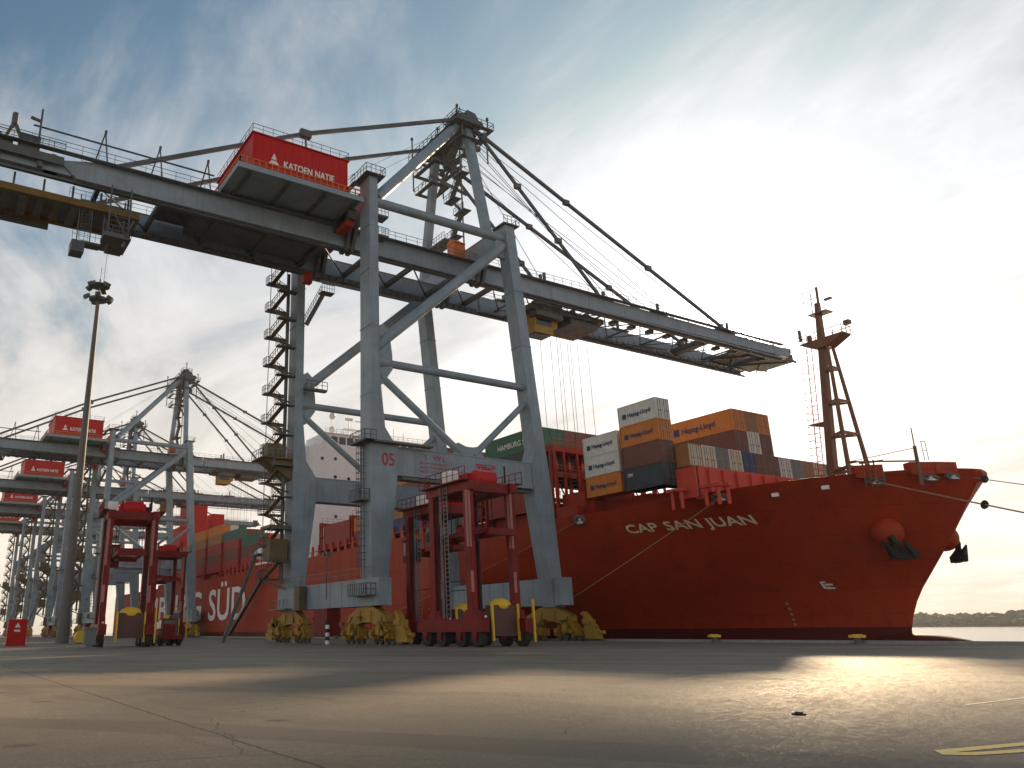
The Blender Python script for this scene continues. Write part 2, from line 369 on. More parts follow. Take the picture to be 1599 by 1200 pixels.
    r2 = t.n('ShaderNodeMapRange'); t.l(t.math('ADD', t.math('MULTIPLY', fin.outputs['Fac'], 0.5), t.math('MULTIPLY', grit.outputs['Fac'], 0.5)), r2.inputs[0]); r2.inputs[1].default_value = 0.42; r2.inputs[2].default_value = 0.58; r2.inputs[3].default_value = -0.24; r2.inputs[4].default_value = 0.26
    t.l(t.math('ADD', rr.outputs[0], r2.outputs[0]), b.inputs['Roughness']); b.inputs['Specular IOR Level'].default_value = 0.38
    bp = t.n('ShaderNodeBump', i_Strength=1.0, i_Distance=0.05)
    h = t.math('ADD', t.math('MULTIPLY', med.outputs['Fac'], 0.35), t.math('MULTIPLY', fin.outputs['Fac'], 0.8))
    vor = t.n('ShaderNodeTexNoise', i_Scale=60.0, i_Detail=3.0); t.l(P, vor.inputs['Vector'])
    h = t.math('ADD', h, t.math('MULTIPLY', grit.outputs['Fac'], 0.7))
    t.l(h, bp.inputs['Height']); t.l(bp.outputs[0], b.inputs['Normal'])
    return m
GR = ground_mat()
QX = 71.6
gm = MB()
ys = [-600, -60, -20, -5] + list(range(0, 60, 4)) + [60, 80, 100, 140, 200, 400, 900, 3000]
xs = [-3000, -400, -100, -40] + list(range(-20, 72, 4)) + [70.9]
import mathutils
vs = []
for y in ys:
    for x in xs:
        near = math.exp(-((x - 20) ** 2 + (y - 15) ** 2) / 900.0)
        z = 0.0 if (x < 26 and y < 14) else 0.05 * near * mathutils.noise.noise(Vector((x * .13, y * .13, 0)))
        vs.append((x, y, z if x < 66 else 0))
nx = len(xs)
gm.add(vs, [(j * nx + i, j * nx + i + 1, (j + 1) * nx + i + 1, (j + 1) * nx + i) for j in range(len(ys) - 1) for i in range(nx - 1)])
quay = gm.build('quay_ground', GR); tag(quay, kind='structure')
kb = MB().box(70.9, QX, -600, 3000, -6, 0.26); kerb = kb.build('quay_kerb', CONC); tag(kerb, kind='structure')

WATER = bpy.data.materials.new('river_water'); WATER.use_nodes = True
t = NT(WATER.node_tree); b = WATER.node_tree.nodes['Principled BSDF']
b.inputs['Base Color'].default_value = (0.10, 0.10, 0.085, 1); b.inputs['Roughness'].default_value = 0.12
c = t.n('ShaderNodeTexCoord'); n1 = t.n('ShaderNodeTexNoise', i_Scale=0.5, i_Detail=5.0); t.l(c.outputs['Object'], n1.inputs['Vector'])
bp = t.n('ShaderNodeBump', i_Strength=0.5, i_Distance=0.3); t.l(n1.outputs['Fac'], bp.inputs['Height']); t.l(bp.outputs[0], b.inputs['Normal'])
wm = MB().add([(QX, -6000, -3.6), (9000, -6000, -3.6), (9000, 9000, -3.6), (QX, 9000, -3.6)], [(0, 1, 2, 3)])
tag(wm.build('river_water', WATER), kind='structure')
# far bank and its woods
LAND = mat('far_bank', (0.10, 0.11, 0.07), 0.95, var=0.3, scale=0.02)
lb = MB()
bank = []
def bank_pt(tn):   # line of the far bank running roughly parallel to the quay
    return 1750 + 140 * sin(tn * 0.0013) + 60 * sin(tn * 0.005 + 1), tn
for k in range(-60, 141):
    tn = k * 50.0; x, y = bank_pt(tn); bank.append((x, y))
n = len(bank); vs = [(x, y, -4.5) for x, y in bank] + [(x + 12, y, -2.4) for x, y in bank] + [(x + 160, y, 9) for x, y in bank] + [(x + 4000, y, 18) for x, y in bank]
lb.add(vs, [(r * n + i, (r + 1) * n + i, (r + 1) * n + i + 1, r * n + i + 1) for r in range(3) for i in range(n - 1)])
tag(lb.build('far_bank', LAND), kind='structure')
WOOD = mat('far_woods', (0.040, 0.065, 0.045), 0.9, var=0.5, scale=0.05)
wd = MB(); rw = random.Random(3)
for k in range(3000):
    tn = rw.uniform(-900, 3000); x, y = bank_pt(tn); dx = rw.uniform(8, 260); hgt = rw.uniform(11, 19) + 3 * sin(tn * .012) + 2 * sin(tn * .05)
    zb = -2.4 + 11 * min(1, dx / 160); rr = rw.uniform(8, 15)
    nu, nv = 6, 4; vs = []; fs = []
    for j in range(nv + 1):
        th = pi * j / nv
        for i in range(nu):
            ph = 2 * pi * i / nu; q = rw.uniform(.7, 1.25)
            vs.append((x + dx + rr * sin(th) * cos(ph) * q, y + rr * sin(th) * sin(ph) * q, zb + hgt * .5 + hgt * .5 * cos(th) * q))
    for j in range(nv):
        for i in range(nu): fs.append((j * nu + i, (j + 1) * nu + i, (j + 1) * nu + (i + 1) % nu, j * nu + (i + 1) % nu))
    wd.add(vs, fs)
tag(wd.build('far_woods', WOOD), label='dark band of woods along the far bank of the river', cat='woods', kind='stuff')

# painted lines on the quay
LINEY = mat('line_yellow', (0.75, 0.48, 0.03), 0.6, var=0.25, scale=9.0)
def strip(mb, p0, p1, w, z=0.03):
    p0 = Vector((*p0, z)); p1 = Vector((*p1, z)); d = (p1 - p0).normalized(); s_ = Vector((-d.y, d.x, 0)) * w / 2
    n = max(1, int((p1 - p0).length / 1.0)); 
    for k in range(n):
        a = p0.lerp(p1, k / n); b_ = p0.lerp(p1, (k + 1) / n); mb.add([a - s_, b_ - s_, b_ + s_, a + s_], [(0, 1, 2, 3)])
mb = MB().add([(11.45, 5.62, .006), (14.2, 5.20, .006), (14.2, 5.38, .006), (11.42, 5.84, .006)], [(0, 1, 2, 3)])
mb.add([(11.45, 5.62, .006), (11.42, 5.84, .006), (11.12, 5.60, .006), (11.38, 5.36, .006)], [(0, 1, 2, 3)]).add([(11.45, 5.62, .006), (11.38, 5.36, .006), (14.2, 4.60, .006), (14.2, 4.80, .006), (11.66, 5.48, .006)], [(0, 1, 2, 3, 4)])
tag(mb.build('road_marking', LINEY), 'worn yellow painted outline on the ground at the lower right corner', 'road marking')
mb = MB(); strip(mb, (18.2, 8.55), (24.0, 8.75), .08)
for v_i, v in enumerate(mb.v): mb.v[v_i] = (v[0], v[1], 0.006)
tag(mb.build('road_marking', mat('line_white', (0.45, 0.44, 0.40), 0.6, var=0.3, scale=6.0)), 'thin faded white line painted on the ground at the right edge', 'road marking')
mb = MB().tube((14, 9.3, 0.0), (14, 9.3, 0.025), 0.12, n=14); mb.tube((14, 9.3, 0.025), (14, 9.3, 0.05), 0.07, n=14)
tag(mb.build('drain_cap', BLACK), 'small round dark drain cap set in the sunlit concrete', 'drain cap')

# ------------------------------------------------------------------ quay crane (built once, then copied)
YN, YF = 77.3, 99.0
ORG = (43.8, 88.2, 0.0)
def crane():
    r = thing('quay_crane', 'x', 'crane', ORG)
    def P(mb, name, m, parent=r, sm=False): 
        o = mb.build(name, m, parent, ORG)
        if sm: smooth_auto(o)
        return o
    # legs
    for Y in (YN, YF):
        a, b_ = Y - 1.25, Y + 1.25
        mb = MB().loft([(43.15, 44.9, a, b_, 4.0), (43.15, 46.6, a, b_, 18.0), (43.15, 46.8, a, b_, 21.6), (43.15, 45.1, a, b_, 24.0), (43.2, 44.45, a, b_, 30.5), (43.2, 44.4, a, b_, 57.0)])
        for z in (28, 36.5, 44, 50): mb.box(43.12, 44.5, a - .04, b_ + .04, z, z + .12)
        leg = P(mb, 'land_leg', STEEL)
        mb = MB().loft([(69.2, 70.9, Y - 1.1, Y + 1.1, 4.0), (67.3, 70.2, Y - 1.1, Y + 1.1, 18.0), (67.1, 69.9, Y - 1.1, Y + 1.1, 21.6), (67.9, 69.6, Y - 1.1, Y + 1.1, 24.0), (67.2, 68.8, Y - 1.1, Y + 1.1, 33.0), (65.3, 66.9, Y - 1.0, Y + 1.0, 56.0)])
        for z in (38, 46): 
            xo = 68.0 - (z - 33) * .083; mb.box(xo - .88, xo + .88, Y - 1.14, Y + 1.14, z, z + .12)
        P(mb, 'sea_leg', STEEL)
        # portal beam
        mb = MB().box(46.0, 67.8, Y - .9, Y + .9, 18.7, 21.8); mb.box(46.4, 67.2, Y - .98, Y + .98, 18.55, 18.7); mb.box(46.4, 67.4, Y - .98, Y + .98, 21.8, 21.93)
        pb = P(mb, 'portal_beam', STEEL)
        if Y == YN:
            mb = MB(); text(mb, '05', (44.55, YN - 1.27, 19.5), (1, 0, 0), (0, 0, 1), 2.1, 0.85, bold=.05); P(mb, 'leg_number', LETTERR, leg)
            for q_, ch_ in enumerate('SWL'): P(text(MB(), ch_, (50.6 + q_ * 1.3, YN - .93, 20.75), (1, 0, 0), (0, 0, 1), .95, 1.2), 'plate_lettering', LETTERR, pb)
            for i, ln in enumerate(('BELOW SPREADER 65 T', 'BELOW TWIN SPREADER 80 T', 'BELOW HOOK BEAM 100 T')): P(text(MB(), ln, (50.0, YN - .93, 20.2 - i * .5), (1, 0, 0), (0, 0, 1), .42, .95), 'plate_lettering', LETTERR, pb)
            mb = MB().box(58.2, 61.3, YN - .94, YN - .91, 20.85, 20.98).box(58.2, 61.3, YN - .94, YN - .91, 19.62, 19.75); text(mb, 'ZPMC', (58.25, YN - .93, 19.9), (1, 0, 0), (0, 0, 1), 1.15, 1.0, bold=.06); P(mb, 'maker_logo', LETTERR, pb)
            mb = MB().box(47.5, 57.0, YN - .96, YN + .3, 18.1, 18.45).box(62.5, 66.8, YN - .5, YN + .3, 18.05, 18.4)
            P(mb, 'cable_tray', STEELD, pb)
        # side frame tubes
        zt = 54.2 if Y == YN else 52.9
        mb = MB().tube((44.3, Y, zt), (65.9, Y, zt), .62, n=16); P(mb, 'top_tube', STEEL, sm=True)
        zm = 32.4
        mb = MB().tube((44.5, Y, zm), (68.2, Y, zm), .50, n=14).tube((44.5, Y, zm), (46.6, Y, zm), .95, .5, n=14); P(mb, 'middle_tube', STEEL, sm=True)
        mb = MB().tube((44.6, Y, 34.3), (65.5, Y, 53.0), .72, n=16); P(mb, 'brace', STEEL, sm=True)
        mb = MB().tube((44.8, Y, 31.0), (56.9, Y, 22.2), .46, n=14); P(mb, 'brace', STEEL, sm=True)
        mb = MB().tube((68.0, Y, 30.6), (58.6, Y, 22.2), .42, n=14); P(mb, 'brace', STEEL, sm=True)
        mb = MB().prism([(44.3, 29.6), (45.4, 29.6), (46.8, 31.6), (46.8, 33.4), (46.4, 36.6), (45.5, 37.4), (44.3, 36.6)], 'y', Y - .30, Y + .30)
        mb.prism([(55.6, 21.9), (60.2, 21.9), (59.3, 23.4), (58.4, 23.2), (57.4, 23.2), (56.2, 23.6)], 'y', Y - .25, Y + .25)
        mb.prism([(63.6, 51.2), (65.6, 51.0), (65.6, 55.2), (64.5, 55.2)], 'y', Y - .25, Y + .25)
        P(mb, 'gusset', STEEL)
    # sill beams with walkway rails
    for X, zz, w in ((43.9, (4.0, 6.9), 1.5), (70.0, (4.2, 7.5), 1.5)):
        mb = MB().box(X - w / 2, X + w / 2, YN + 1.27 - 4.0, YF - 1.27 + 4.0, zz[0], zz[1]) if False else MB()
        mb.box(X - w / 2 - .05, X + w / 2 + .05, YN - 2.8, YF + 2.8, zz[0], zz[1])
        for y in range(80, 98, 3): mb.box(X - w / 2 - .09, X + w / 2 + .09, y, y + .1, zz[0] + .05, zz[1] - .05)
        P(mb, 'sill_beam', STEEL)
    mb = MB()
    mb.rail([(42.6, YN - 2.6, 6.95), (42.6, YF + 2.4, 6.95)], 1.1, 2.0); mb.rail([(42.4, YF - 2, 4.3), (42.4, YF + 3, 4.3)], 1.1, 1.2); mb.box(42.0, 43.1, YF - 2, YF + 3, 4.1, 4.25)
    P(mb, 'sill_railing', GALV)
    # top cross beams
    for X in (44.3, 66.0):
        mb = MB().box(X - .8, X + .8, YN + .9, YF - .9, 53.15, 55.9); mb.box(X - .9, X + .9, YN + .9, YF - .9, 53.05, 53.15); mb.box(X - .9, X + .9, YN + .9, YF - .9, 55.9, 56.0)
        P(mb, 'cross_beam', STEEL)
        mb = MB()
        for Y in (84.3, 93.5): mb.prism([(Y - 2.2, 53.05), (Y + 2.2, 53.05), (Y + .8, 49.9), (Y - .8, 49.9)], 'x', X - .7, X - .2); mb.prism([(Y - 2.2, 53.05), (Y + 2.2, 53.05), (Y + .8, 49.9), (Y - .8, 49.9)], 'x', X + .2, X + .7)
        P(mb, 'girder_hanger', STEELD)
    # girders and boom
    for Y in (84.3, 93.5):
        mb = MB().prism([(8.0, 51.6), (9.5, 50.4), (72.6, 50.4), (72.6, 53.0), (11.5, 53.0), (8.0, 52.2)], 'y', Y - .7, Y + .7)
        mb.box(-14, 9.0, Y - .45, Y + .45, 50.6, 51.7)
        mb.box(9.5, 72.6, Y - .8, Y + .8, 50.28, 50.4); mb.box(11.5, 72.6, Y - .8, Y + .8, 53.0, 53.1)
        P(mb, 'main_girder', STEEL)
        mb = MB().prism([(73.1, 50.5), (140.0, 50.9), (141.0, 51.6), (140.5, 52.6), (73.1, 53.0)], 'y', Y - .7, Y + .7)
        mb.box(73.1, 139, Y - .8, Y + .8, 50.36, 50.52)
        for k in range(8): 
            xx = 80 + k * 8; mb.box(xx, xx + .12, Y - .74, Y + .74, 50.6, 52.9)
        P(mb, 'boom_girder', STEEL)
        # rail and cable festoon under girder
        mb = MB().box(-12, 139, Y - .25, Y + .25, 50.0, 50.27) if Y < 90 else MB().box(-12, 139, Y - .25, Y + .25, 50.0, 50.27)
        if Y > 90:
            for k in range(54):
                x0 = 10 + k * 1.15; dz = .45 + .35 * random.random()
                mb.box(x0, x0 + 1.0, Y - 1.3, Y - .9, 50.2 - dz, 50.25)
        P(mb, 'trolley_rail', STEELD)
        ysd = Y - 1.5 if Y < 90 else Y + 1.5
        mb = MB().box(-8, 138, min(Y, ysd) + (-.1 if Y < 90 else .8), min(Y, ysd) + (.7 if Y < 90 else 1.6), 52.85, 52.95)
        yr = Y - 1.55 if Y < 90 else Y + 1.55
        mb.rail([(-8, yr, 52.95), (27.5, yr, 52.95)], 1.1, 1.8); mb.rail([(42, yr, 52.95), (138, yr, 52.95)], 1.1, 1.8)
        yr2 = Y + .75 if Y < 90 else Y - .75
        mb.rail([(10, yr2, 53.1), (27, yr2, 53.1)], 1.1, 1.8); mb.rail([(74, yr2, 52.9), (138, yr2, 52.7)], 1.1, 2.0)
        # signal masts and stay brackets on the boom
        P(mb, 'walkway', GALV)
        mb = MB()
        for xx in (78.5, 79.3, 90.5, 92, 105, 122, 123.5): mb.box(xx, xx + .35, Y - .2, Y + .2, 52.9, 54.6 + .5 * (int(xx) % 2)); mb.box(xx - 2, xx + 2, Y - .9, Y + .9, 52.98, 53.3)
        P(mb, 'stay_bracket', STEELD)
    # ties between girders
    mb = MB()
    for k in range(9): xx = 12 + k * 7.2; mb.box(xx, xx + .5, 85.1, 92.7, 50.6, 51.3); mb.tube((xx, 85.1, 51), (xx + 7.2, 92.7, 51), .12, n=5)
    mb.box(20, 44, 86, 92, 52.2, 52.6); mb.box(24, 40, 86.4, 91.6, 50.9, 52.2)
    P(mb, 'girder_bracing', STEELD)
    mb = MB()
    for k in range(8):
        xx = 76 + k * 8.4; mb.tube((xx, 85.1, 50.9), (xx, 92.7, 50.9), .16, n=6); mb.tube((xx, 85.1, 50.9), (xx + 8.4, 92.7, 50.9), .10, n=5); mb.tube((xx, 92.7, 50.9), (xx + 8.4, 85.1, 50.9), .10, n=5)
    for k in range(26): xx = 84 + k * 2.1; mb.tube((xx, 92.2, 50.4), (xx, 92.2, 49.3), .07, n=4); 
    mb.box(84, 138.5, 91.9, 92.5, 49.15, 49.3)
    mb.box(136.5, 142.2, 84.5, 93.4, 51.0, 52.2); mb.box(140.2, 144.6, 85.4, 92.4, 51.2, 52.7); mb.box(141.5, 143.6, 85, 86, 52.7, 53.6); mb.tube((144.6, 85.6, 51.6), (145.6, 85.6, 51.4), .25, n=6).tube((144.6, 92, 51.6), (145.6, 92, 51.4), .25, n=6); mb.rail([(136.5, 83.2, 52.3), (143, 83.2, 52.3), (143, 94, 52.3)], 1.1, 1.4)
    mb.box(129, 134, 85, 93, 51.0, 51.7); mb.box(118, 119.5, 85, 93, 50.6, 51.6)
    for k in range(30):
        xx = 95 + k * 1.45; mb.tube((xx, 91.6, 50.6), (xx + .7, 91.6, 49.4), .05, n=4)
        if k % 3 == 0: mb.box(xx, xx + .9, 85.2, 86.4, 49.9, 50.5)
    mb.beam((105, 92.8, 50.4), (112, 88.8, 49.2), .2, .2).beam((112, 88.8, 49.2), (119, 92.8, 50.4), .2, .2)
    P(mb, 'boom_bracing', STEELD)
    # rear end: yellow service runway, winch frame, masts
    mb = MB()
    for Y in (85.9, 91.6): mb.box(-14, 17.2, Y - .22, Y + .22, 48.2, 49.0)
    for k in range(11): xx = -13 + k * 3; mb.box(xx, xx + .3, 85.9, 91.6, 48.35, 48.7)
    P(mb, 'service_runway', mat('runway_ochre', (0.17, 0.095, 0.012), .55, var=.25, rust=.5))
    mb = MB()
    for k in range(8):
        xx = -6 + k * 3.1; mb.box(xx, xx + .22, 85.7, 85.92, 49.0, 50.5); mb.box(xx, xx + .22, 91.5, 91.7, 49.0, 50.5)
    mb.box(-4, 1.5, 84.8, 86.8, 52.6, 54.4); mb.tube((1.7, 84.5, 52.9), (2.6, 84.5, 56.0), .22, n=8); mb.tube((4.0, 84.5, 52.9), (2.6, 84.5, 56.0), .22, n=8); mb.tube((2.6, 84.5, 55.6), (2.6, 84.5, 57.0), .35, n=8)
    mb.box(3.2, 5.4, 83.4, 85.2, 51.9, 54.2); mb.tube((5.2, 83.6, 54), (5.2, 83.6, 57.9), .12, n=5); mb.tube((4.1, 83.6, 56.5), (5.2, 83.6, 56.3), .2, n=6)
    mb.tube((4.5, 84.2, 56.0), (25.5, 84.2, 55.9), .12, n=5)
    for xx in (12.2, 18.6, 24.6):
        mb.tube((xx - .9, 84.2, 53.1), (xx, 84.2, 57.6), .09, n=5); mb.tube((xx + .6, 84.2, 53.1), (xx, 84.2, 57.6), .09, n=5); mb.tube((xx, 84.2, 57.4), (xx + .05, 84.2, 57.9), .16, n=5)
    P(mb, 'rear_frame', STEELD)
    mb = MB().box(-14, 16.8, 86.2, 91.3, 48.62, 48.75)
    for k in range(16): xx = -12 + k * 1.8; mb.box(xx, xx + .9, 86.3, 91.2, 48.1 + .15 * (k % 3), 48.6)
    mb.box(-13, 8, 91.9, 92.4, 47.6, 49.4); P(mb, 'runway_deck', STEELD)
    mb = MB(); ra = random.Random(9)
    for k in range(34):
        xx, yy = ra.uniform(-10, 7.5), ra.uniform(83.2, 86.6); hh = ra.uniform(.5, 1.6); zz = ra.choice((51.7, 51.8, 49.9, 50.6)); mb.box(xx, xx + ra.uniform(.3, 1.6), yy, yy + ra.uniform(.3, 1.2), zz, zz + hh)
    mb.rail([(-10, 83.2, 52.9), (8, 83.2, 52.9)], 1.1, 1.2, r=.05); mb.box(-13, 8, 83.15, 83.3, 51.3, 52.3)
    P(mb, 'rear_machinery', STEELD)
    # hanging maintenance basket
    mb = MB()
    for Y in (83.2, 86.4):
        for xx in (13.4, 15.6): mb.tube((xx, Y, 50.4), (xx, Y, 44.0), .11, n=5)
    mb.tube((13.4, 83.2, 47.8), (15.6, 83.2, 44.2), .08, n=4); mb.tube((13.4, 86.4, 47.8), (15.6, 86.4, 44.2), .08, n=4)
    for k in range(9): mb.tube((13.4, 83.2, 44.2 + k * .6), (15.6, 83.2, 44.2 + k * .6), .05, n=4)
    mb.box(13.1, 15.9, 82.6, 86.8, 43.7, 43.95); mb.box(12.6, 14.8, 80.4, 82.6, 42.6, 43.1); mb.box(13.6, 15.4, 83, 85.6, 42.9, 43.7)
    mb.box(11.0, 13.1, 85.4, 86.8, 43.6, 43.85); mb.box(10.0, 11.4, 85.2, 87.0, 42.3, 43.7)
    mb.rail([(13.1, 82.6, 43.95), (15.9, 82.6, 43.95), (15.9, 86.8, 43.95)], 1.2, .7); mb.rail([(10, 85.2, 43.85), (13.1, 85.2, 43.85)], 1.1, .6)
    for xx in (10.6, 12.0): mb.tube((xx, 86.2, 50), (xx, 86.2, 43.7), .08, n=4)
    mb.ladder((11.3, 86.0, 43.8), (11.3, 86.0, 48.3), (1, 0, 0), .9)
    mb.tube((13.6, 83, 43), (13.5, 83, 38), .03, n=4)
    P(mb, 'maintenance_basket', STEELD)
    # machinery house
    mb = MB().box(28.2, 41.2, 78.2, 91.2, 54.35, 59.5)
    for k in range(14): mb.box(28.6 + k * .95, 28.68 + k * .95, 78.16, 78.2, 54.6, 59.3)
    mb.box(28.0, 41.4, 78.0, 91.4, 59.5, 59.65)
    house = P(mb, 'machine_house', RED)
    mb = MB()
    text(mb, 'KATOEN NATIE', (32.2, 78.10, 55.75), (1, 0, 0), (0, 0, 1), 1.35, 6.9 / text_w('KATOEN NATIE', 1.35), bold=.06)
    mb.add([(30.2, 78.1, 55.75), (31.75, 78.1, 55.75), (31.3, 78.1, 56.35), (30.65, 78.1, 56.35)], [(0, 1, 2, 3)]); mb.add([(30.6, 78.1, 56.5), (31.35, 78.1, 56.5), (30.98, 78.1, 57.4)], [(0, 1, 2)])
    P(mb, 'house_lettering', LETTER, house)
    mb = MB().rail([(28.1, 91.2, 59.65), (28.1, 78.1, 59.65), (41.3, 78.1, 59.65), (41.3, 91.2, 59.65)], 1.1, 1.3); P(mb, 'roof_railing', GALV, house)
    mb = MB().box(26.2, 42.6, 76.9, 92.4, 53.45, 53.85); mb.box(26.0, 42.8, 76.7, 76.9, 53.3, 54.0); mb.box(26.0, 26.2, 76.9, 92.4, 53.3, 54.0)
    P(mb, 'house_platform', STEEL)
    mb = MB()
    for xx in (27.5, 32.5, 37.5, 41.6): mb.box(xx, xx + .4, 77.1, 92.2, 53.12, 53.45)
    mb.box(41.8, 43.0, 79, 90, 52.0, 53.4)
    P(mb, 'platform_beam', STEELD)
    mb = MB().rail([(26.3, 92, 53.85), (26.3, 77.0, 53.85), (42.5, 77.0, 53.85)], 1.15, .8, r=.085).box(26.4, 42.4, 77.05, 77.1, 53.85, 54.15)
    P(mb, 'platform_railing', ORANGE)
    mb = MB().box(21.5, 26.0, 94.6, 96.6, 52.9, 54.7).box(41.8, 42.9, 79.6, 82.5, 51.2, 53.1).box(41.6, 42.9, 92, 93, 48.3, 50.0); P(mb, 'electrical_cabinet', SHIPRED)
    # A-frame
    mb = MB().tube((45.1, YN + .4, 55.0), (66.0, 86.6, 79.4), .75, n=16); P(mb, 'frame_strut', STEEL, sm=True)
    mb = MB().beam((66.2, 81.3, 56.0), (66.5, 85.6, 78.2), 1.15, 1.2); P(mb, 'frame_leg', STEEL)
    mb = MB().beam((66.2, 98.6, 56.0), (66.5, 94.2, 78.2), 1.15, 1.2); P(mb, 'frame_leg', STEEL)
    mb = MB().beam((66.4, 83.2, 66.0), (66.4, 96.3, 66.3), .5, .5) if False else MB()
    mb.box(65.6, 67.6, 84.3, 95.6, 77.6, 79.4)
    mb.prism([(64.2, 78.4), (69.6, 78.2), (68.3, 80.6), (67.3, 82.2), (65.9, 82.0)], 'y', 87.2, 89.4)
    mb.prism([(64.6, 78.4), (68.8, 78.2), (67.6, 80.4), (66.0, 80.6)], 'y', 84.4, 85.6); mb.prism([(64.6, 78.4), (68.8, 78.2), (67.6, 80.4), (66.0, 80.6)], 'y', 93.8, 95.2)
    for Y in (84.8, 86.4, 90.5, 92.2, 94.4):
        for xx, zz in ((64.6, 78.6), (68.6, 78.8)): mb.tube((xx, Y - .15, zz), (xx, Y + .15, zz), .75, n=12)
    def ring(x0, x1, y0, y1, z, w=.75):
        mb.box(x0, x1, y0, y0 + w, z, z + .12).box(x0, x1, y1 - w, y1, z, z + .12).box(x0, x0 + w, y0 + w, y1 - w, z, z + .12).box(x1 - w, x1, y0 + w, y1 - w, z, z + .12)
    ring(62.9, 70.2, 83.2, 97.2, 77.35); ring(63.6, 69.3, 90.8, 97.0, 74.4); ring(64.2, 68, 92.5, 97.5, 71.4); ring(65.4, 68.4, 86.6, 90.0, 81.0, .5); ring(63.9, 67.2, 83.6, 87.2, 74.9, .6)
    ra = random.Random(5)
    for k in range(46):
        xx, yy, zz = ra.uniform(63.4, 69.6), ra.uniform(84, 96.6), ra.uniform(73.2, 79.8); q = ra.random()
        if q < .4: mb.box(xx, xx + ra.uniform(.3, 1.1), yy, yy + ra.uniform(.3, 1.3), zz, zz + ra.uniform(.2, .8))
        elif q < .7: mb.tube((xx, yy, zz), (xx + ra.uniform(-1.6, 1.6), yy + ra.uniform(-1.6, 1.6), zz + ra.uniform(-1.5, 1.5)), .09, n=5)
        else: mb.tube((xx, yy - .1, zz), (xx, yy + .1, zz), ra.uniform(.35, .7), n=12)
    for xx, yy in ((63.5, 96.8), (64.5, 84), (69.4, 84.2), (69.2, 96.3), (66.5, 92)): mb.tube((xx, yy, 71.6), (xx, yy, 77.4), .13, n=5)
    for (xx, yy, z0, z1) in ((63.3, 96.6, 77.5, 81.4), (67.0, 88.4, 82, 84.2), (65.8, 92.5, 79.4, 81.8), (69.6, 84.0, 77.5, 79.6)): mb.tube((xx, yy, z0), (xx, yy, z1), .13, n=5); mb.tube((xx, yy, z1), (xx, yy, z1 + .4), .25, n=6)
    mb.beam((65.8, 95, 74.4), (66.6, 86.5, 66.5), .35, .5); mb.beam((66.6, 87, 77), (66.6, 94, 70.5), .3, .4)
    P(mb, 'apex_head', STEELD)
    mb = MB().rail([(62.9, 97.2, 77.5), (62.9, 83.2, 77.5), (70.2, 83.2, 77.5), (70.2, 97.2, 77.5)], 1.1, 1.2, r=.05); mb.rail([(63.6, 97, 74.55), (63.6, 90.8, 74.55), (69.3, 90.8, 74.55)], 1.1, 1.2, r=.05); mb.rail([(65.4, 90, 81.15), (65.4, 86.6, 81.15), (68.4, 86.6, 81.15), (68.4, 90, 81.15)], 1.1, 1, r=.05); mb.rail([(64.2, 97.5, 71.5), (64.2, 92, 71.5)], 1.1, 1.2, r=.05)
    P(mb, 'apex_railing', STEELD)
    # stairs up the A-frame
    mb = MB(); z = 56.5; k = 0
    while z < 73:
        y0, y1 = (86.2, 88.6) if k % 2 == 0 else (88.6, 86.2); xx = 65.3
        mb.beam((xx, y0, z), (xx, y1, z + 2.9), .8, .15); mb.rail([(xx - .4, y0, z), (xx - .4, y1, z + 2.9)], 1.0, .7, r=.04)
        mb.box(xx - .6, xx + .9, y1 - 1.3, y1 + 1.3, z + 2.9, z + 3.05); mb.rail([(xx - .6, y1 - 1.3, z + 3.05), (xx - .6, y1 + 1.3, z + 3.05)], 1.0, .6, r=.04)
        z += 3.3; k += 1
    mb.tube((66.4, 87.4, 56), (66.4, 87.4, 77.6), .14, n=6)
    mb.box(65, 67.4, 90.6, 95.0, 60.3, 60.5); mb.rail([(65, 90.6, 60.5), (65, 95, 60.5)], 1.1, .8, r=.04); mb.rail([(65, 90.6, 56.2), (65, 97, 56.2)], 1.1, .8, r=.04)
    P(mb, 'frame_staircase', STEELD)
    mb = MB().box(62.3, 64.2, 84.4, 86.2, 54.0, 56.2).prism([(84.2, 56.2), (86.4, 56.2), (85.3, 57.1)], 'x', 62.2, 64.3); P(mb, 'hut', ORANGE)
    # stays
    for Y, yb in ((84.9, 84.3), (94.4, 93.5)):
        mb = MB().beam((65.4, Y, 79.0), (38.0, (Y + yb) / 2, 66.6), .42, .5).beam((38.0, (Y + yb) / 2, 66.6), (13.2, yb, 53.2), .42, .5)
        mb.box(37.2, 38.8, (Y + yb) / 2 - .35, (Y + yb) / 2 + .35, 66.0, 67.1)
        P(mb, 'back_stay', STEELD)
        mb = MB().tube((38.0, (Y + yb) / 2, 66.4), (38.4, yb, 59.7), .16, n=5); P(mb, 'stay_post', STEELD)
        for X2, w in ((123.0, .40), (91.3, .36)):
            mb = MB().beam((67.9, Y, 77.6), (X2, yb, 53.6), w, w + .1)
            for q in (.33, .66): 
                p = Vector((67.9, Y, 77.6)).lerp(Vector((X2, yb, 53.6)), q); mb.cbox(p, (1.0, .75, .75))
            P(mb, 'fore_stay', STEELD)
    mb = MB()
    for i, (Y, X2) in enumerate(((86.4, 122), (86.8, 116), (87.5, 104), (90.6, 122.5), (91.2, 110), (92, 98), (88.6, 86), (89.4, 118), (87.0, 95))): P(MB().tube((67.8, Y, 77.5), (X2, 84.8 + (i % 4) * 2.3, 53.2), .045, n=4), 'boom_hoist_rope', CABLE)
    for Y in (86.4, 92.0): P(MB().tube((64.6, Y, 78.2), (40.8, Y, 59.4), .035, n=4), 'boom_hoist_rope', CABLE)
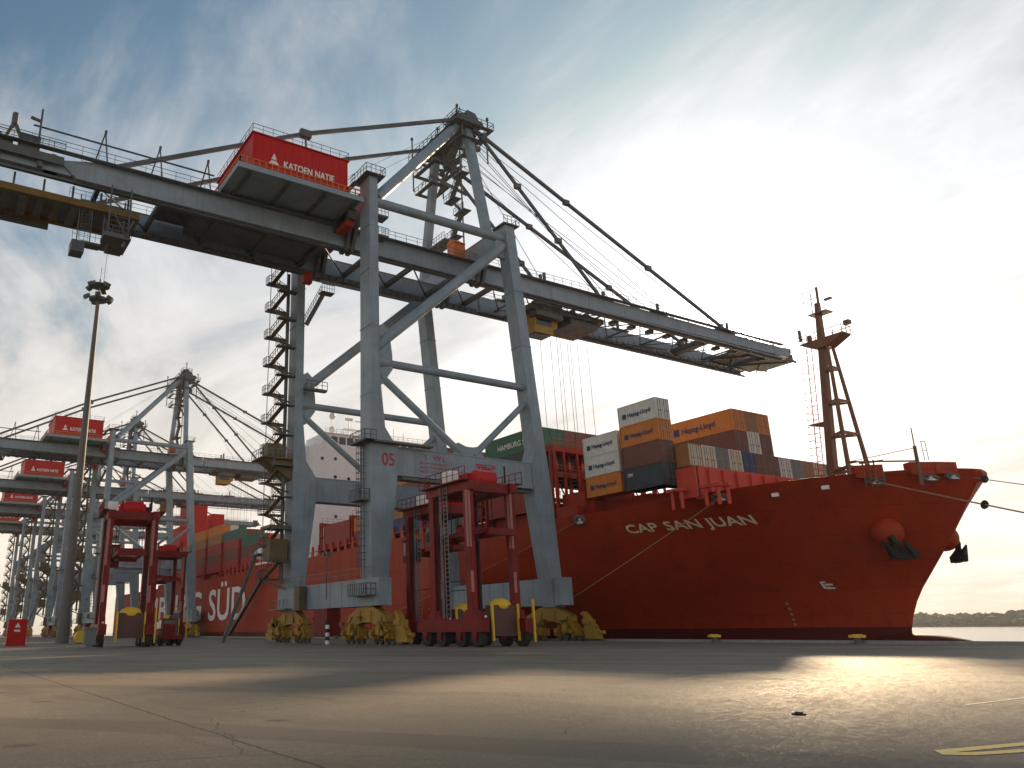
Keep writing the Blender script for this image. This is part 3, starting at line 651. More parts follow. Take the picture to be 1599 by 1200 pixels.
    # trolley, cab, ropes
    mb = MB().box(77.5, 93.0, 85.5, 92.3, 49.3, 50.1); mb.box(78.5, 84.0, 85.6, 87.3, 48.4, 50.6); mb.box(86, 92, 86, 91.8, 48.3, 49.3)
    for xx in (79, 81.5, 84, 87, 90): mb.tube((xx, 86.4, 49.3), (xx, 86.4, 50.9), .5, n=8); mb.tube((xx, 91.5, 49.2), (xx + .3, 91.5, 50.9), .5, n=8)
    for k in range(8): mb.tube((78 + k * 1.9, 85.4, 50.1), (79.9 + k * 1.9, 85.4, 51.0 if k % 2 else 49.4), .09, n=4)
    mb.rail([(77.5, 85.4, 49.0), (93, 85.4, 49.0)], 1.1, 1.5)
    tr = P(mb, 'trolley', STEELD)
    mb = MB().box(78.9, 82.6, 86.6, 89.4, 45.9, 48.9); mb.box(78.7, 82.8, 86.4, 89.6, 48.9, 49.1); mb.prism([(82.6, 46.6), (83.8, 47.4), (83.8, 48.6), (82.6, 48.6)], 'y', 86.8, 89.2)
    cabn = P(mb, 'operator_cab', YEL)
    mb = MB().box(79.3, 82.4, 86.55, 86.6, 47.2, 48.3).prism([(82.65, 46.3), (83.95, 47.3), (83.95, 48.4), (83.85, 48.4), (83.85, 47.4), (82.6, 46.45)], 'y', 86.9, 89.1).box(79.1, 82.0, 86.9, 89.1, 45.8, 45.9); P(mb, 'cab_window', GLASS, cabn)
    mb = MB()
    for X2 in (83.8, 86.0, 88.2, 90.4):
        for Y in (87.2, 91.0): P(MB().tube((X2, Y, 49.2), (X2 + .1, Y, 19.5), .035, n=4), 'hoist_rope', CABLE)
    # stair tower on the far land leg
    mb = MB(); fl = MB(); z = 8.0; k = 0
    while z < 51:
        x0, x1 = 41.0, 42.8
        mb.box(39.7, 43.0, 100.3, 101.6, z + 0, z + .18); mb.box(40.2, 43.0, 97.2, 98.2, z + 2.1, z + 2.25)
        mb.rail([(39.7, 101.6, z + .18), (39.7, 100.3, z + .18), (41, 100.3, z + .18)], 1.05, .5, r=.045)
        mb.rail([(40.2, 98.2, z + 2.25), (40.2, 97.2, z + 2.25)], 1.05, .5, r=.045)
        fl.beam((40.4, 100.3, z + .1), (41.6, 98.2, z + 2.2), .75, .14); fl.beam((42.2, 98.2, z + 2.2), (41.0, 100.3, z + 4.2), .75, .14)
        fl.rail([(40.0, 100.3, z + .2), (41.2, 98.2, z + 2.3)], 1.0, .5, r=.045); fl.rail([(41.9, 98.2, z + 2.3), (40.7, 100.3, z + 4.3)], 1.0, .5, r=.045)
        for xx in (40.0, 42.6): mb.tube((xx, 100.3, z), (xx, 100.3, z + 4.3), .06, n=4)
        mb.beam((43.1, 99.2, z - 1.2), (40.3, 100.8, z), .15, .25)
        z += 4.3
    mb.tube((42.4, 99.3, 7.5), (42.4, 99.3, 52.5), .28, n=8)
    mb.box(41.2, 43.0, 97, 101.4, 25.4, 27.6) if False else None
    stt = P(mb, 'stair_tower', STEELD); P(fl, 'stair_flight', BROWNY, stt)
    mb = MB().box(38.6, 43.1, 97.6, 101.8, 24.0, 24.2).prism([(39.0, 24.0), (43.1, 24.0), (43.1, 21.2)], 'y', 98.2, 101); mb.box(39.6, 42.0, 98.5, 100.5, 24.2, 26.2) ; mb.box(40.0, 43.0, 97.8, 101.2, 14.6, 15.0); mb.box(40.3, 42.8, 98.2, 100.8, 10.4, 13.2)
    mb.box(42.0, 42.9, 92.4, 93.9, 3.9, 6.8)
    P(mb, 'cable_reel_platform', BROWNY)
    mb = MB().rail([(38.6, 101.8, 24.2), (38.6, 97.6, 24.2), (43, 97.6, 24.2)], 1.1, .8, r=.05); P(mb, 'platform_railing', GALV)
    # boarding stair up to the quay at the far land leg
    mb = MB().beam((40.6, 104.0, 11.6), (36.6, 104.6, 0.1), .9, .35); mb.rail([(40.6, 103.6, 11.6), (36.6, 104.2, 0.2)], 1.0, 1.0, r=.04); mb.box(40, 43, 101.8, 104.6, 11.4, 11.6); P(mb, 'access_stair', STEELD)
    # small walkways
    mb = MB().box(42.0, 51.2, YN - 2.1, YN - 1.27, 22.0, 22.2); mb.box(41.8, 43.15, YN - 2.1, YN + 1.5, 22.0, 22.2)
    mb.rail([(41.9, YN + 1.4, 22.2), (41.9, YN - 2.1, 22.2), (43.4, YN - 2.1, 22.2)], 1.1, .7, r=.05)
    mb.box(44.4, 47.8, YF - 2.2, YF - 1.3, 34.2, 34.5); mb.rail([(44.5, YF - 2.2, 34.5), (47.8, YF - 2.2, 34.5)], 1.1, .9, r=.05)
    for z in (48.8, 51.6): mb.box(44.45, 46.0, YN - 1.2, YN + .4, z, z + .25); mb.rail([(44.5, YN - 1.2, z + .25), (46, YN - 1.2, z + .25)], 1.0, .5, r=.04)
    for z in (43.5, 47.3, 51.2, 53.6): 
        xo = 67.6 - (z - 33) * .083; mb.box(xo, xo + 1.5, YN - .6, YN + 1.0, z, z + .25); mb.rail([(xo + .2, YN - .6, z + .25), (xo + 1.5, YN - .6, z + .25)], 1.0, .6, r=.04)
    mb.box(42.4, 45.2, YN - 1.9, YN + 1.9, 57.0, 57.15); mb.rail([(42.4, YN + 1.9, 57.15), (42.4, YN - 1.9, 57.15), (45.2, YN - 1.9, 57.15), (45.2, YN + 1.9, 57.15)], 1.1, .7, r=.04)
    mb.beam((42.5, YN + 1.0, 57.0), (40.5, YN + 3.6, 54.4), .8, .12); mb.rail([(42.2, YN + .8, 57.0), (40.2, YN + 3.4, 54.4)], 1.1, .7, r=.04)
    mb.box(64.8, 67.6, YN - 1.4, YN + 1.4, 56.0, 56.15); mb.rail([(64.8, YN - 1.4, 56.15), (67.6, YN - 1.4, 56.15), (67.6, YN + 1.4, 56.15)], 1.1, .7, r=.04)
    mb.beam((44.6, 97.6, 44.2), (46.2, 95.2, 48.6), .9, .15); mb.rail([(44.2, 97.5, 44.3), (45.8, 95.1, 48.7)], 1.1, .5, r=.04); mb.box(45.6, 47.6, 94.4, 95.6, 48.5, 48.7); mb.rail([(45.6, 94.4, 48.7), (47.6, 94.4, 48.7)], 1.1, .4, r=.04)
    P(mb, 'leg_platform', STEELD)
    mb = MB()
    xl = 43.05
    mb.ladder((xl - .15, YN + .3, 6.9), (xl - .15, YN + .3, 22.0), (0, 1, 0), .6, r=.05)
    for k in range(19):
        z = 8.2 + k * .75; mb.path([(xl, YN - .1, z), (xl - .55, YN - .2, z), (xl - .9, YN + .3, z), (xl - .55, YN + .8, z), (xl, YN + .7, z)], .04, n=4)
    for dy in (-.2, .3, .8): mb.tube((xl - .7, YN + dy, 8.2), (xl - .7, YN + dy, 21.7), .035, n=4)
    mb.box(41.9, 43.15, YN - .9, YN + 1.6, 15.4, 15.6); mb.rail([(41.9, YN + 1.6, 15.6), (41.9, YN - .9, 15.6), (43.1, YN - .9, 15.6)], 1.1, .5, r=.05)
    mb.box(41.9, 43.1, YN - 2.2, YN + 1.9, 5.0, 5.15); mb.rail([(41.9, YN + 1.9, 5.15), (41.9, YN - 2.2, 5.15), (43.1, YN - 2.2, 5.15)], 1.15, .5, r=.06)
    P(mb, 'caged_ladder', STEELD)
    # bogies
    for X in (43.9, 70.0):
        for s_, Yc in ((-1, YN), (1, YF)):
            c0 = Yc + (-s_) * .6
            mb = MB().prism([(c0 - 1.4, 4.0), (c0 + 1.4, 4.0), (c0 + 4.0, 3.0), (c0 + 4.2, 2.3), (c0 + 2.4, 2.0), (c0 + .8, 2.3), (c0 - .8, 2.3), (c0 - 2.4, 2.0), (c0 - 4.2, 2.3), (c0 - 4.0, 3.0)], 'x', X - .5, X + .5)
            for q_ in (-3.4, -1.2, 1.2, 3.4): mb.box(X - .62, X + .62, c0 + q_ - .08, c0 + q_ + .08, 2.4, 3.5 if abs(q_) < 2 else 2.95)
            bg_ = P(mb, 'equaliser_beam', YEL)
            for cc in (c0 - 3.2, c0 + 3.2):
                mb = MB().prism([(cc - .5, 2.5), (cc + .5, 2.5), (cc + 1.9, 1.5), (cc + 2.4, .6), (cc + .9, .6), (cc + .3, .95), (cc - .3, .95), (cc - .9, .6), (cc - 2.4, .6), (cc - 1.9, 1.5)], 'x', X - .36, X + .36)
                for q_ in (-1.18, 1.18): mb.tube((X - 1.15, cc + q_, 1.15), (X - .3, cc + q_, 1.15), .27, n=10).box(X - .7, X + .7, cc + q_ - .1, cc + q_ + .1, .45, 1.9).tube((X - .6, cc + q_ * .4, 2.3), (X - .6, cc + q_, 1.4), .06, n=5)
                mb.box(X - .75, X + .75, cc - 2.0, cc - 1.1, .7, 1.5); mb.box(X - .75, X + .75, cc + 1.1, cc + 2.0, .7, 1.5); mb.tube((X - .8, cc, 1.9), (X + .8, cc, 1.9), .3, n=10)
                mb.box(X - .95, X - .7, cc - .4, cc + .4, 1.0, 1.9)
                tk = P(mb, 'bogie_truck', YEL)
                for w in (cc - 1.75, cc - .62, cc + .62, cc + 1.75):
                    q = MB().tube((X - .16, w, .42), (X + .16, w, .42), .40, n=14).tube((X - .30, w, .42), (X + .30, w, .42), .16, n=8); P(q, 'wheel', STEELD, tk)
            mb = MB(); ra = random.Random(int(X * 3 + Yc))
            for k in range(26):
                xx, yy, zz = X + ra.choice((-1, 1)) * ra.uniform(.45, .95), c0 + ra.uniform(-5.2, 5.2), ra.uniform(.5, 2.9)
                if k % 2: mb.box(xx - .15, xx + .15, yy, yy + ra.uniform(.2, .9), zz, zz + ra.uniform(.15, .6))
                else: mb.tube((xx, yy, zz), (xx, yy + ra.uniform(-1.2, 1.2), zz + ra.uniform(-.8, .8)), ra.uniform(.05, .12), n=5)
            P(mb, 'bogie_fitting', OCHRED, bg_)
            e = c0 + s_ * 6.0
            q = MB().prism([(e, 0.3), (e, 3.4), (e + s_ * .5, 3.0), (e + s_ * 2.0, 1.2), (e + s_ * 2.3, .3)] if s_ > 0 else [(e - 2.3, .3), (e - 2.0, 1.2), (e - .5, 3.0), (e, 3.4), (e, .3)], 'x', X - .35, X + .35); q.tube((X, e, 1.0), (X, e + s_ * 2.9, 1.0), .22, n=8); q.tube((X, e - s_ * .6, 3.2), (X, e + s_ * 1.9, 1.6), .18, n=6); q.box(X - .6, X + .6, min(e, e + s_ * 1), max(e, e + s_ * 1), 2.0, 2.5)
            P(q, 'rail_buffer', YEL)
    mb = MB().box(43.0, 44.8, 86.6, 90.2, .9, 4.0); P(mb, 'power_cabinet', SCRED)
    # lamp mast on the sill
    mb = MB().tube((42.6, 86.0, 5.0), (42.6, 86.0, 10.2), .07, n=6).cbox((42.6, 85.6, 10.3), (.5, .5, .35)).cbox((42.6, 86.5, 10.3), (.5, .5, .35)).cbox((42.6, 86.0, 9.9), (.2, 1.2, .12)); P(mb, 'sill_lamp', STEELD)
    return r
c1 = crane()
tag(c1, 'nearest and largest grey gantry crane, number 05 on its leg, boom reaching over the bow', 'crane', 'gantry cranes along the quay')
index_kids()
for dy, lb_ in ((150, 'second gantry crane, behind the lamp mast, with its apex above the left straddle carrier'),
                (216, 'third gantry crane, partly hidden behind the second, red house lower beside the lamp mast'),
                (282, 'fourth gantry crane, its red house low at the left edge of the photo'),
                (348, 'farthest gantry crane at the left edge, the smallest of the row')):
    c = copy_tree(c1); c.location = (ORG[0], ORG[1] + dy, 0); tag(c, lb_, 'crane', 'gantry cranes along the quay')
# ------------------------------------------------------------------ container ship
def interp(x, tb):
    if x <= tb[0][0]: return tb[0][1]
    for (a, b), (c_, d) in zip(tb[:-1], tb[1:]):
        if x <= c_: return b + (d - b) * (x - a) / (c_ - a)
    return tb[-1][1]
XC = 98.0
YS = [(-6, 50), (0.5, 50.0), (3.3, 49.1), (5.3, 47.9), (7.6, 46.1), (10.9, 43.6), (14.7, 41.2), (17.5, 39.5), (18, 39.2)]
YFL = [(-6, 150), (0, 142), (4, 124), (8, 108), (12, 94), (17.5, 72)]
QQ = [(-6, 1.25), (0, 1.15), (6, .95), (10, .83), (17.5, .65)]
ZR = [(38, 17.5), (50, 16.85), (60, 16.2), (72, 15.6), (90, 15.5), (100, 16.3), (112, 17.1), (130, 17.1), (165, 16.5), (230, 15.8), (400, 15.8)]
def hullb(Y, z):
    a, f = interp(z, YS), interp(z, YFL)
    if Y <= a: return 0.0
    if Y >= f: b_ = 24.0
    else: s_ = (Y - a) / (f - a); b_ = 24.0 * (1 - (1 - s_) ** 2) ** interp(z, QQ)
    if Y > 335: b_ *= 1 - .25 * ((Y - 335) / 35) ** 2
    return b_
def hullx(Y, z): return XC - hullb(Y, z)
SORG = (XC, 200.0, 0.0)
ship = thing('container_ship', 'red container ship moored along the quay with its flared bow towards the right', 'ship', SORG)
def SP(mb, name, m, parent=None, sm=False):
    o = mb.build(name, m, parent or ship, SORG)
    if sm: smooth_auto(o, 40)
    return o
zrows = [-5, -3, -1, 1, 2.5, 4, 5.5, 7, 8.5, 10, 11.5, 13, 14.2]
srow = [(k / 44.0) ** 2.0 for k in range(45)]
tail = [158, 170, 200, 230, 260, 290, 320, 335, 345, 355, 363, 370]
NY = len(srow) + len(tail)
vs = []; fs = []
def station(i, z):
    a, f = interp(z, YS), 150.0
    return a + (f - a) * srow[i] if i < len(srow) else tail[i - len(srow)]
NR = len(zrows) + 4
for side in (-1, 1):
    for i in range(NY):
        for z in zrows: y = station(i, z); vs.append((XC + side * hullb(y, z), y, z))
        zt = 16.5
        for _ in range(3): y = station(i, zt); zt = interp(y, ZR)
        bt = hullb(y, zt)
        ins = max(0.0, bt - .25)
        vs.append((XC + side * hullb(y, zt - .45), y, zt - .45)); vs.append((XC + side * bt, y, zt)); vs.append((XC + side * max(0.0, bt - .12), y, zt + .02)); vs.append((XC + side * max(0.0, hullb(y, zt - 1.3) - .35), y + (.3 if i == 0 else 0), zt - 1.3))
o2 = NY * NR
for sd in (0, 1):
    for i in range(NY - 1):
        for j in range(NR - 1):
            a = sd * o2 + i * NR + j
            q = (a, a + 1, a + NR + 1, a + NR) if sd == 0 else (a, a + NR, a + NR + 1, a + 1)
            fs.append(q)
for i in range(NY - 1):
    a = i * NR + NR - 1; fs.append((a, o2 + a, o2 + a + NR, a + NR))
tr_ = [(NY - 1) * NR + j for j in range(NR)]; fs.append(tuple(tr_ + [o2 + k for k in reversed(tr_)]))
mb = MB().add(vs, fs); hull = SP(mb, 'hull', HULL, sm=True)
mb = MB().sphere((XC, 50.5, -2.7), 3.2, 10.2, 3.3, 20, 14); SP(mb, 'bulbous_bow', HULL, sm=True)
PALEMARK = mat('faded_mark', (.42, .22, .16), .6, var=.15)
# ship's name on the flare
def on_hull(y0, z0, drop=0.0):
    def fn(p, q, i):
        y = y0 - p; z = z0 + q - drop * p
        return (hullx(y, z) - .10 - .01 * i, y, z)
    return fn
mb = MB(); w = text_w('CAP SAN JUAN', 1.55, 1.0); sc_ = 17.4 / w; text(mb, 'CAP SAN JUAN', None, (0, 0, 0), (0, 0, 0), 1.55, sc_, fn=on_hull(69.3, 12.55, .035), bold=.10) if False else None
def hull_text(txt, y0, y1, z0, size, drop=0.0, bold=0.0, off=.1):
    w = text_w(txt, size, 1.0); k = (y0 - y1) / w; m_ = MB()
    def fn(p, q, i):
        y = y0 - p; z = z0 + q - drop * p; return (hullx(y, z) - off - .01 * i, y, z)
    text(m_, txt, (0, 0, 0), (1, 0, 0), (0, 1, 0), size, k, fn=fn, bold=bold); return m_
for w_, ya_, yb_ in (('CAP', 70.5, 66.8), ('SAN', 65.9, 62.2), ('JUAN', 61.4, 56.8)): SP(hull_text(w_, ya_, yb_, 12.75, 1.35, 0, .06), 'name_lettering', LETTERC, hull)
for w_, ya_, yb_ in (('HAMBURG', 318, 232.5), ('S\u00dcD', 225, 196.2)): SP(hull_text(w_, ya_, yb_, 4.4, 11.6, 0, .35, .12), 'company_lettering', LETTER, hull)
mb = MB(); yy = 55.7
for (a, b_, z0, z1) in ((0, .6, .0, .2), (0, .22, 0, .8), (.3, 1.0, -.05, .15), (.3, 1.0, .35, .55), (0, .5, .65, .8)):
    mb.add([(hullx(yy - p, 5.6 + q) - .12, yy - p, 5.6 + q) for p, q in ((a, z0), (b_, z0), (b_, z1), (a, z1))], [(0, 1, 2, 3)])
SP(mb, 'bulb_mark', LETTER, hull)
mb = MB()
for k in range(5):
    z0 = 1.5 + k * .6; y = 60.5 - k * .1
    mb.add([(hullx(y - p, z0 + q) - .12, y - p, z0 + q) for p, q in ((0, 0), (.3, 0), (.3, .3), (0, .3))], [(0, 1, 2, 3)])
for (y, z0) in ((112, 4.5), (128, 3.6), (84.5, 6.6), (84.0, 6.6), (84.5, 7.1), (84, 7.1), (140, 3), (190, 3.5), (205, 3)):
    mb.add([(hullx(y - p, z0 + q) - .12, y - p, z0 + q) for p, q in ((0, 0), (.35, 0), (.35, .25), (0, .25))], [(0, 1, 2, 3)])
SP(mb, 'draft_mark', PALEMARK, hull)
# forecastle bulwark boxes with fairleads
for (y, w_) in ((42.6, 1.7), (38.75, 1.9), (37.9, 1.0)):
    pass
def fairlead(y, z, s_=1.0, nm='fairlead', block=True):
    # a chock on the hull edge at station y
    x = hullx(y, z); e = .4; tx = Vector((hullx(y + e, z) - hullx(y - e, z), 2 * e, 0)).normalized(); up = Vector((hullx(y, z + e) - hullx(y, z - e), 0, 2 * e)).normalized(); nrm = up.cross(tx).normalized(); nrm = -nrm if nrm.x > 0 else nrm
    c_ = Vector((x, y, z)); m_ = MB()
    if block:
        p = c_ - tx * 1.1 * s_ + up * .9; q = c_ + tx * 1.1 * s_ + up * .9; m_.beam(p - nrm * .5, q - nrm * .5, 1.1, 1.1 * s_)
        SP(m_, 'bulwark_block', HULL, hull)
    m_ = MB(); pr = None; n = 14
    for k in range(n + 1):
        a = 2 * pi * k / n; p = c_ + nrm * .16 + tx * .62 * s_ * cos(a) + up * .42 * s_ * sin(a)
        if pr is not None: m_.tube(pr, p, .17 * s_, n=6)
        pr = p
    f_ = SP(m_, nm, GREYBOX, hull)
    m_ = MB().beam(c_ - tx * .5 * s_ + nrm * .16 - up * .28 * s_, c_ + tx * .5 * s_ + nrm * .16 - up * .28 * s_, .3, .22 * s_); m_.tube(c_ + nrm * .1 + up * .1 - tx * .15, c_ + nrm * .35 + up * .1 - tx * .15, .16 * s_, n=8)
    SP(m_, 'roller', WHITE, f_)
    return c_ + nrm * .3
f1 = fairlead(58.1, 15.8, 1.2, block=False); f2 = fairlead(45.5, 16.4, 1.25); f3 = fairlead(42.2, 16.6, 1.25); f4 = fairlead(41.0, 16.7, 1.15)
f5 = fairlead(75.8, 15.0, 1.2, block=False)
for y, z in ((53.3, 15.5), (49.1, 15.9)):
    x = hullx(y, z); m_ = MB().beam((x - .1, y - .35, z), (hullx(y + .35, z) - .1, y + .35, z), .25, .42); SP(m_, 'white_scupper', WHITE, hull)  # small white-painted block at the hull edge
# anchors: red bolster with dark anchor, port and starboard
def anchor(side):
    y, z = 47.6, 11.5; x = XC + side * hullb(y, z); e = .5
    tx = Vector((side * (hullb(y + e, z) - hullb(y - e, z)), 2 * e, 0)).normalized(); tz = Vector((side * (hullb(y, z + e) - hullb(y, z - e)), 0, 2 * e)).normalized()
    n_ = tx.cross(tz).normalized(); n_ = n_ if n_.x * side > 0 or n_.y < 0 else -n_
    if n_.y > 0: n_ = -n_
    c_ = Vector((x, y, z)); m_ = MB()
    cc_ = c_ + n_ * .45; m_.sphere(tuple(cc_), 1.6, 1.6, 1.6, 20, 12)
    bo = SP(m_, 'anchor_bolster', HULL, hull, sm=True)
    m_ = MB(); a = c_ + n_ * 2.0 + tz * .6; dn = (-tz * .95 + n_ * .25).normalized()
    m_.beam(a, a + dn * 2.5, .5, .5); crown = a + dn * 2.5; m_.beam(crown - tx * 1.3, crown + tx * 1.3, .8, .7); m_.sphere(tuple(crown), .45, .45, .45, 8, 6)
    for s_ in (-1, 1):
        base = crown + tx * s_ * .9; tip = base - dn * 2.3 + tx * s_ * .1 + n_ * .5; m_.tube(base, tip, .6, .1, n=6); m_.tube(base + dn * .1, base + tx * s_ * .55 + dn * .15, .28, .12, n=6)
    m_.add([crown - tx * .9, crown + tx * .9, a + n_ * .15 - tx * 0 + dn * .2], [(0, 1, 2)]); m_.add([crown - tx * .9 + n_ * .3, a + n_ * .3 + dn * .2, crown + tx * .9 + n_ * .3], [(0, 1, 2)])
    SP(m_, 'anchor', BLACK)
anchor(-1); anchor(1)
# forecastle: deckhouse bits, breakwater, windlass hints
mb = MB().box(77.2, 116, 59.3, 59.9, 15.6, 19.5)
for k in range(14): mb.box(79 + k * 2.6, 79.2 + k * 2.6, 59.0, 59.3, 15, 19.3)
mb.box(76.9, 77.4, 59.3, 62.0, 15.8, 19.4)
SP(mb, 'breakwater', SALMON)
mb = MB()
for (x, y) in ((75.6, 60.9), (75.7, 62.3), (76.4, 58.2), (76.7, 56.8), (77.6, 56.2)): mb.tube((x + .5, y, 14.6), (x + .5, y, 17.0), .22, n=8).box(x + .1, x + .9, y - .5, y + .5, 16.6, 17.0)
SP(mb, 'bollard', SALMON)
# foremast
mb = MB().loft([(97.5, 98.5, 55.3, 56.3, 15.5), (97.55, 98.4, 53.4, 54.1, 36.0), (97.7, 98.3, 53.1, 53.6, 42.0)])
mt = SP(mb, 'foremast', MAST)
for dx in (-2.6, 2.6):
    mb = MB().tube((98 + dx, 52.0, 15.5), (98 + dx * .22, 52.8, 36.2), .30, .2, n=8); SP(mb, 'mast_leg', MAST, mt)
mb = MB()
for z in (19.8, 24.2, 28.4, 32.8):
    k = (z - 15.5) / 20.7; y0 = 55.9 - 2.2 * k; xa = 98 - 2.6 + 2.03 * k; xb = 98 + 2.6 - 2.03 * k; ya = yb = 52.0 + .8 * k
    mb.beam((98, y0, z), (xa, ya, z), .3, .35).beam((98, y0, z), (xb, yb, z), .3, .35).beam((xa, ya, z), (xb, yb, z), .3, .35)
SP(mb, 'mast_bracing', MAST, mt)
mb = MB().prism([(50.4, 36.9), (56.2, 36.9), (56.0, 36.7), (54.2, 35.7), (52.6, 35.7), (50.6, 36.7)], 'x', 97.0, 99.0).box(97.2, 98.8, 52.0, 54.4, 40.4, 40.55).prism([(55.2, 26.3), (57.4, 26.3), (55.0, 25.5)], 'x', 97.6, 98.4); SP(mb, 'mast_platform', MAST, mt)
mb = MB().rail([(97.0, 50.4, 36.9), (99.0, 50.4, 36.9), (99.0, 56.2, 36.9), (97.0, 56.2, 36.9), (97.0, 50.4, 36.9)], 1.0, 1.1, r=.04)
mb.tube((98, 53.2, 42), (98, 53.1, 44.2), .16, n=6).tube((98, 54.2, 40.6), (98, 54.0, 43.6), .06, n=4).tube((98, 55.2, 40.6), (98, 55.1, 44.0), .04, n=4).tube((98, 55.2, 43.9), (98, 53, 44.1), .05, n=4).tube((98, 55.2, 42.7), (98, 53, 42.9), .05, n=4).cbox((98, 51.9, 42.1), (.4, .9, .25)).cbox((98, 50.1, 38.2), (.7, .7, .5)).cbox((98, 56.4, 38.4), (.3, .3, 1.6)).cbox((98, 55.2, 37.6), (.3, .5, .9))
SP(mb, 'mast_light', MAST, mt)
mb = MB().ladder((98, 57.2, 15.5), (98, 55.5, 36.5), (0, 1, .0), .7, r=.05, step=.6)
for k in range(22): z = 17 + k * .9; y = 57.2 - 1.7 * k * .9 / 21; mb.path([(97.6, y, z), (97.6, y + .9, z), (98.4, y + .9, z), (98.4, y, z)], .035, n=4)
SP(mb, 'mast_ladder', RED, mt)
# small stores crane and jackstaff on the forecastle
mb = MB().tube((90, 41.9, 15.4), (90, 41.8, 19.6), .22, .17, n=8).tube((90, 41.8, 19.6), (90, 41.75, 21.6), .06, n=4).tube((90, 41.9, 18.0), (87.5, 47.0, 18.6), .09, n=5).tube((90, 41.8, 19.4), (87.5, 47.0, 18.7), .04, n=4).cbox((87.5, 47.1, 18.6), (.3, .6, .25)).rail([(90.2, 41.2, 18), (90.6, 41.0, 18)], 2, .4)
SP(mb, 'stores_crane', MAST)
mb = MB()
for (x, y, h_) in ((86.5, 45.6, 2.6), (87.2, 44.8, 2.9), (87.5, 44.2, 2.2), (86.9, 45.2, 2.2)): mb.tube((x, y, 15.5), (x, y, 15.5 + h_), .08, n=4)
mb.beam((86.3, 45.8, 18.1), (87.6, 44.0, 18.2), .3, .15); SP(mb, 'vent_post', MAST)
# hatch coamings and lashing bridges
bays = [(62.4, 75.2), (83.2, 95.5), (97.6, 109.9), (113.0, 125.3), (126.6, 138.9), (140.2, 152.5), (190, 202.3), (204.2, 216.5), (218.4, 230.7), (232.6, 244.9), (262, 274.3), (276, 288.3)]
for y0, y1 in bays:
    mb = MB().box(75.9 if y0 > 80 else 78.4, 118.6 if y0 > 80 else 117, y0 + .3, y1 - .3, 14.0 if y0 > 80 else 15.4, 17.3); SP(mb, 'hatch_coaming', SHIPRED)
def lashing(y0, y1, x0, x1, z0, z1, lv=3):
    m_ = MB(); n = int((x1 - x0) / 2.52)
    for k in range(n + 1):
        x = x0 + k * 2.52
        for y in (y0, y1): m_.box(x - .16, x + .16, y - .14, y + .14, z0, z1)
        m_.box(x - .12, x + .12, y0, y1, z1 - .4, z1)
        if k < n and k % 2 == 0: m_.beam((x, y0, z0), (x + 2.52, y0, z0 + (z1 - z0) / lv), .14, .14).beam((x + 2.52, y0, z0 + (z1 - z0) / lv), (x, y0, z0 + 2 * (z1 - z0) / lv), .14, .14)
    for j in range(1, lv + 1):
        z = z0 + (z1 - z0) * j / lv; m_.box(x0, x0 + n * 2.52, y0 - .15, y1 + .15, z - (.35 if j < lv else .9), z - .1)
    m_.box(x0 + .4, 118.5, y0 + .2, y1 - .2, 13.5, z0 + 3.0)
    b_ = SP(m_, 'lashing_bridge', SHIPRED)
    m_ = MB()
    for j in range(1, lv + 1):
        z = z0 + (z1 - z0) * j / lv; m_.rail([(x0, y0 - .15, z - .1), (x0 + n * 2.52, y0 - .15, z - .1)], 1.0, 1.26, r=.035)
    for k in range(n): 
        x = x0 + k * 2.52 + .6
        for j in range(lv): z = z0 + (z1 - z0) * j / lv; m_.box(x, x + .5, y0 - .2, y0 - .1, z + .4, z + 1.4)
    SP(m_, 'bridge_railing', SALMON, b_)
mb = MB().box(76.6, 118, 75.3, 81.0, 15.0, 17.6).box(79, 84, 75.6, 80, 17.6, 20.2).box(88, 96, 75.6, 80, 17.6, 19.5); SP(mb, 'deck_machinery', SHIPRED)
lashing(81.0, 82.7, 74.8, 97.6, 15.0, 26.2, 3)
lashing(96.0, 97.2, 74.8, 84, 15.0, 24.4, 3)
for ya in (110.9, 125.6, 139.2, 152.9, 188.6, 202.7, 216.9, 231.1): lashing(ya, ya + 1.0, 74.6, 84.0, 15.0, 23.6, 3)
# stanchions and hull side openings along the main deck edge
mb = MB(); 
for k in range(38):
    y = 98 + k * 3.1
    if y > 240: break
    z0 = interp(y, ZR); mb.box(74.25, 74.65, y, y + .45, z0 - .4, z0 + 2.2); mb.box(74.2, 74.6, y, y + 3.1, z0 + .95, z0 + 1.07); mb.prism([(y - .5, z0 - .2), (y + .9, z0 - .2), (y + .45, z0 + 1.6), (y, z0 + 1.6)], 'x', 74.3, 74.5)
SP(mb, 'side_stanchion', SALMON)
mb = MB().box(74.2, 75.4, 76, 80, 15.2, 17.0).box(76, 78, 76.2, 80.5, 15, 19).tube((77.5, 78, 15), (77.5, 78, 22), .2, n=6).box(74.8, 75.1, 80.2, 80.5, 15, 26); SP(mb, 'deck_fitting', SHIPRED)
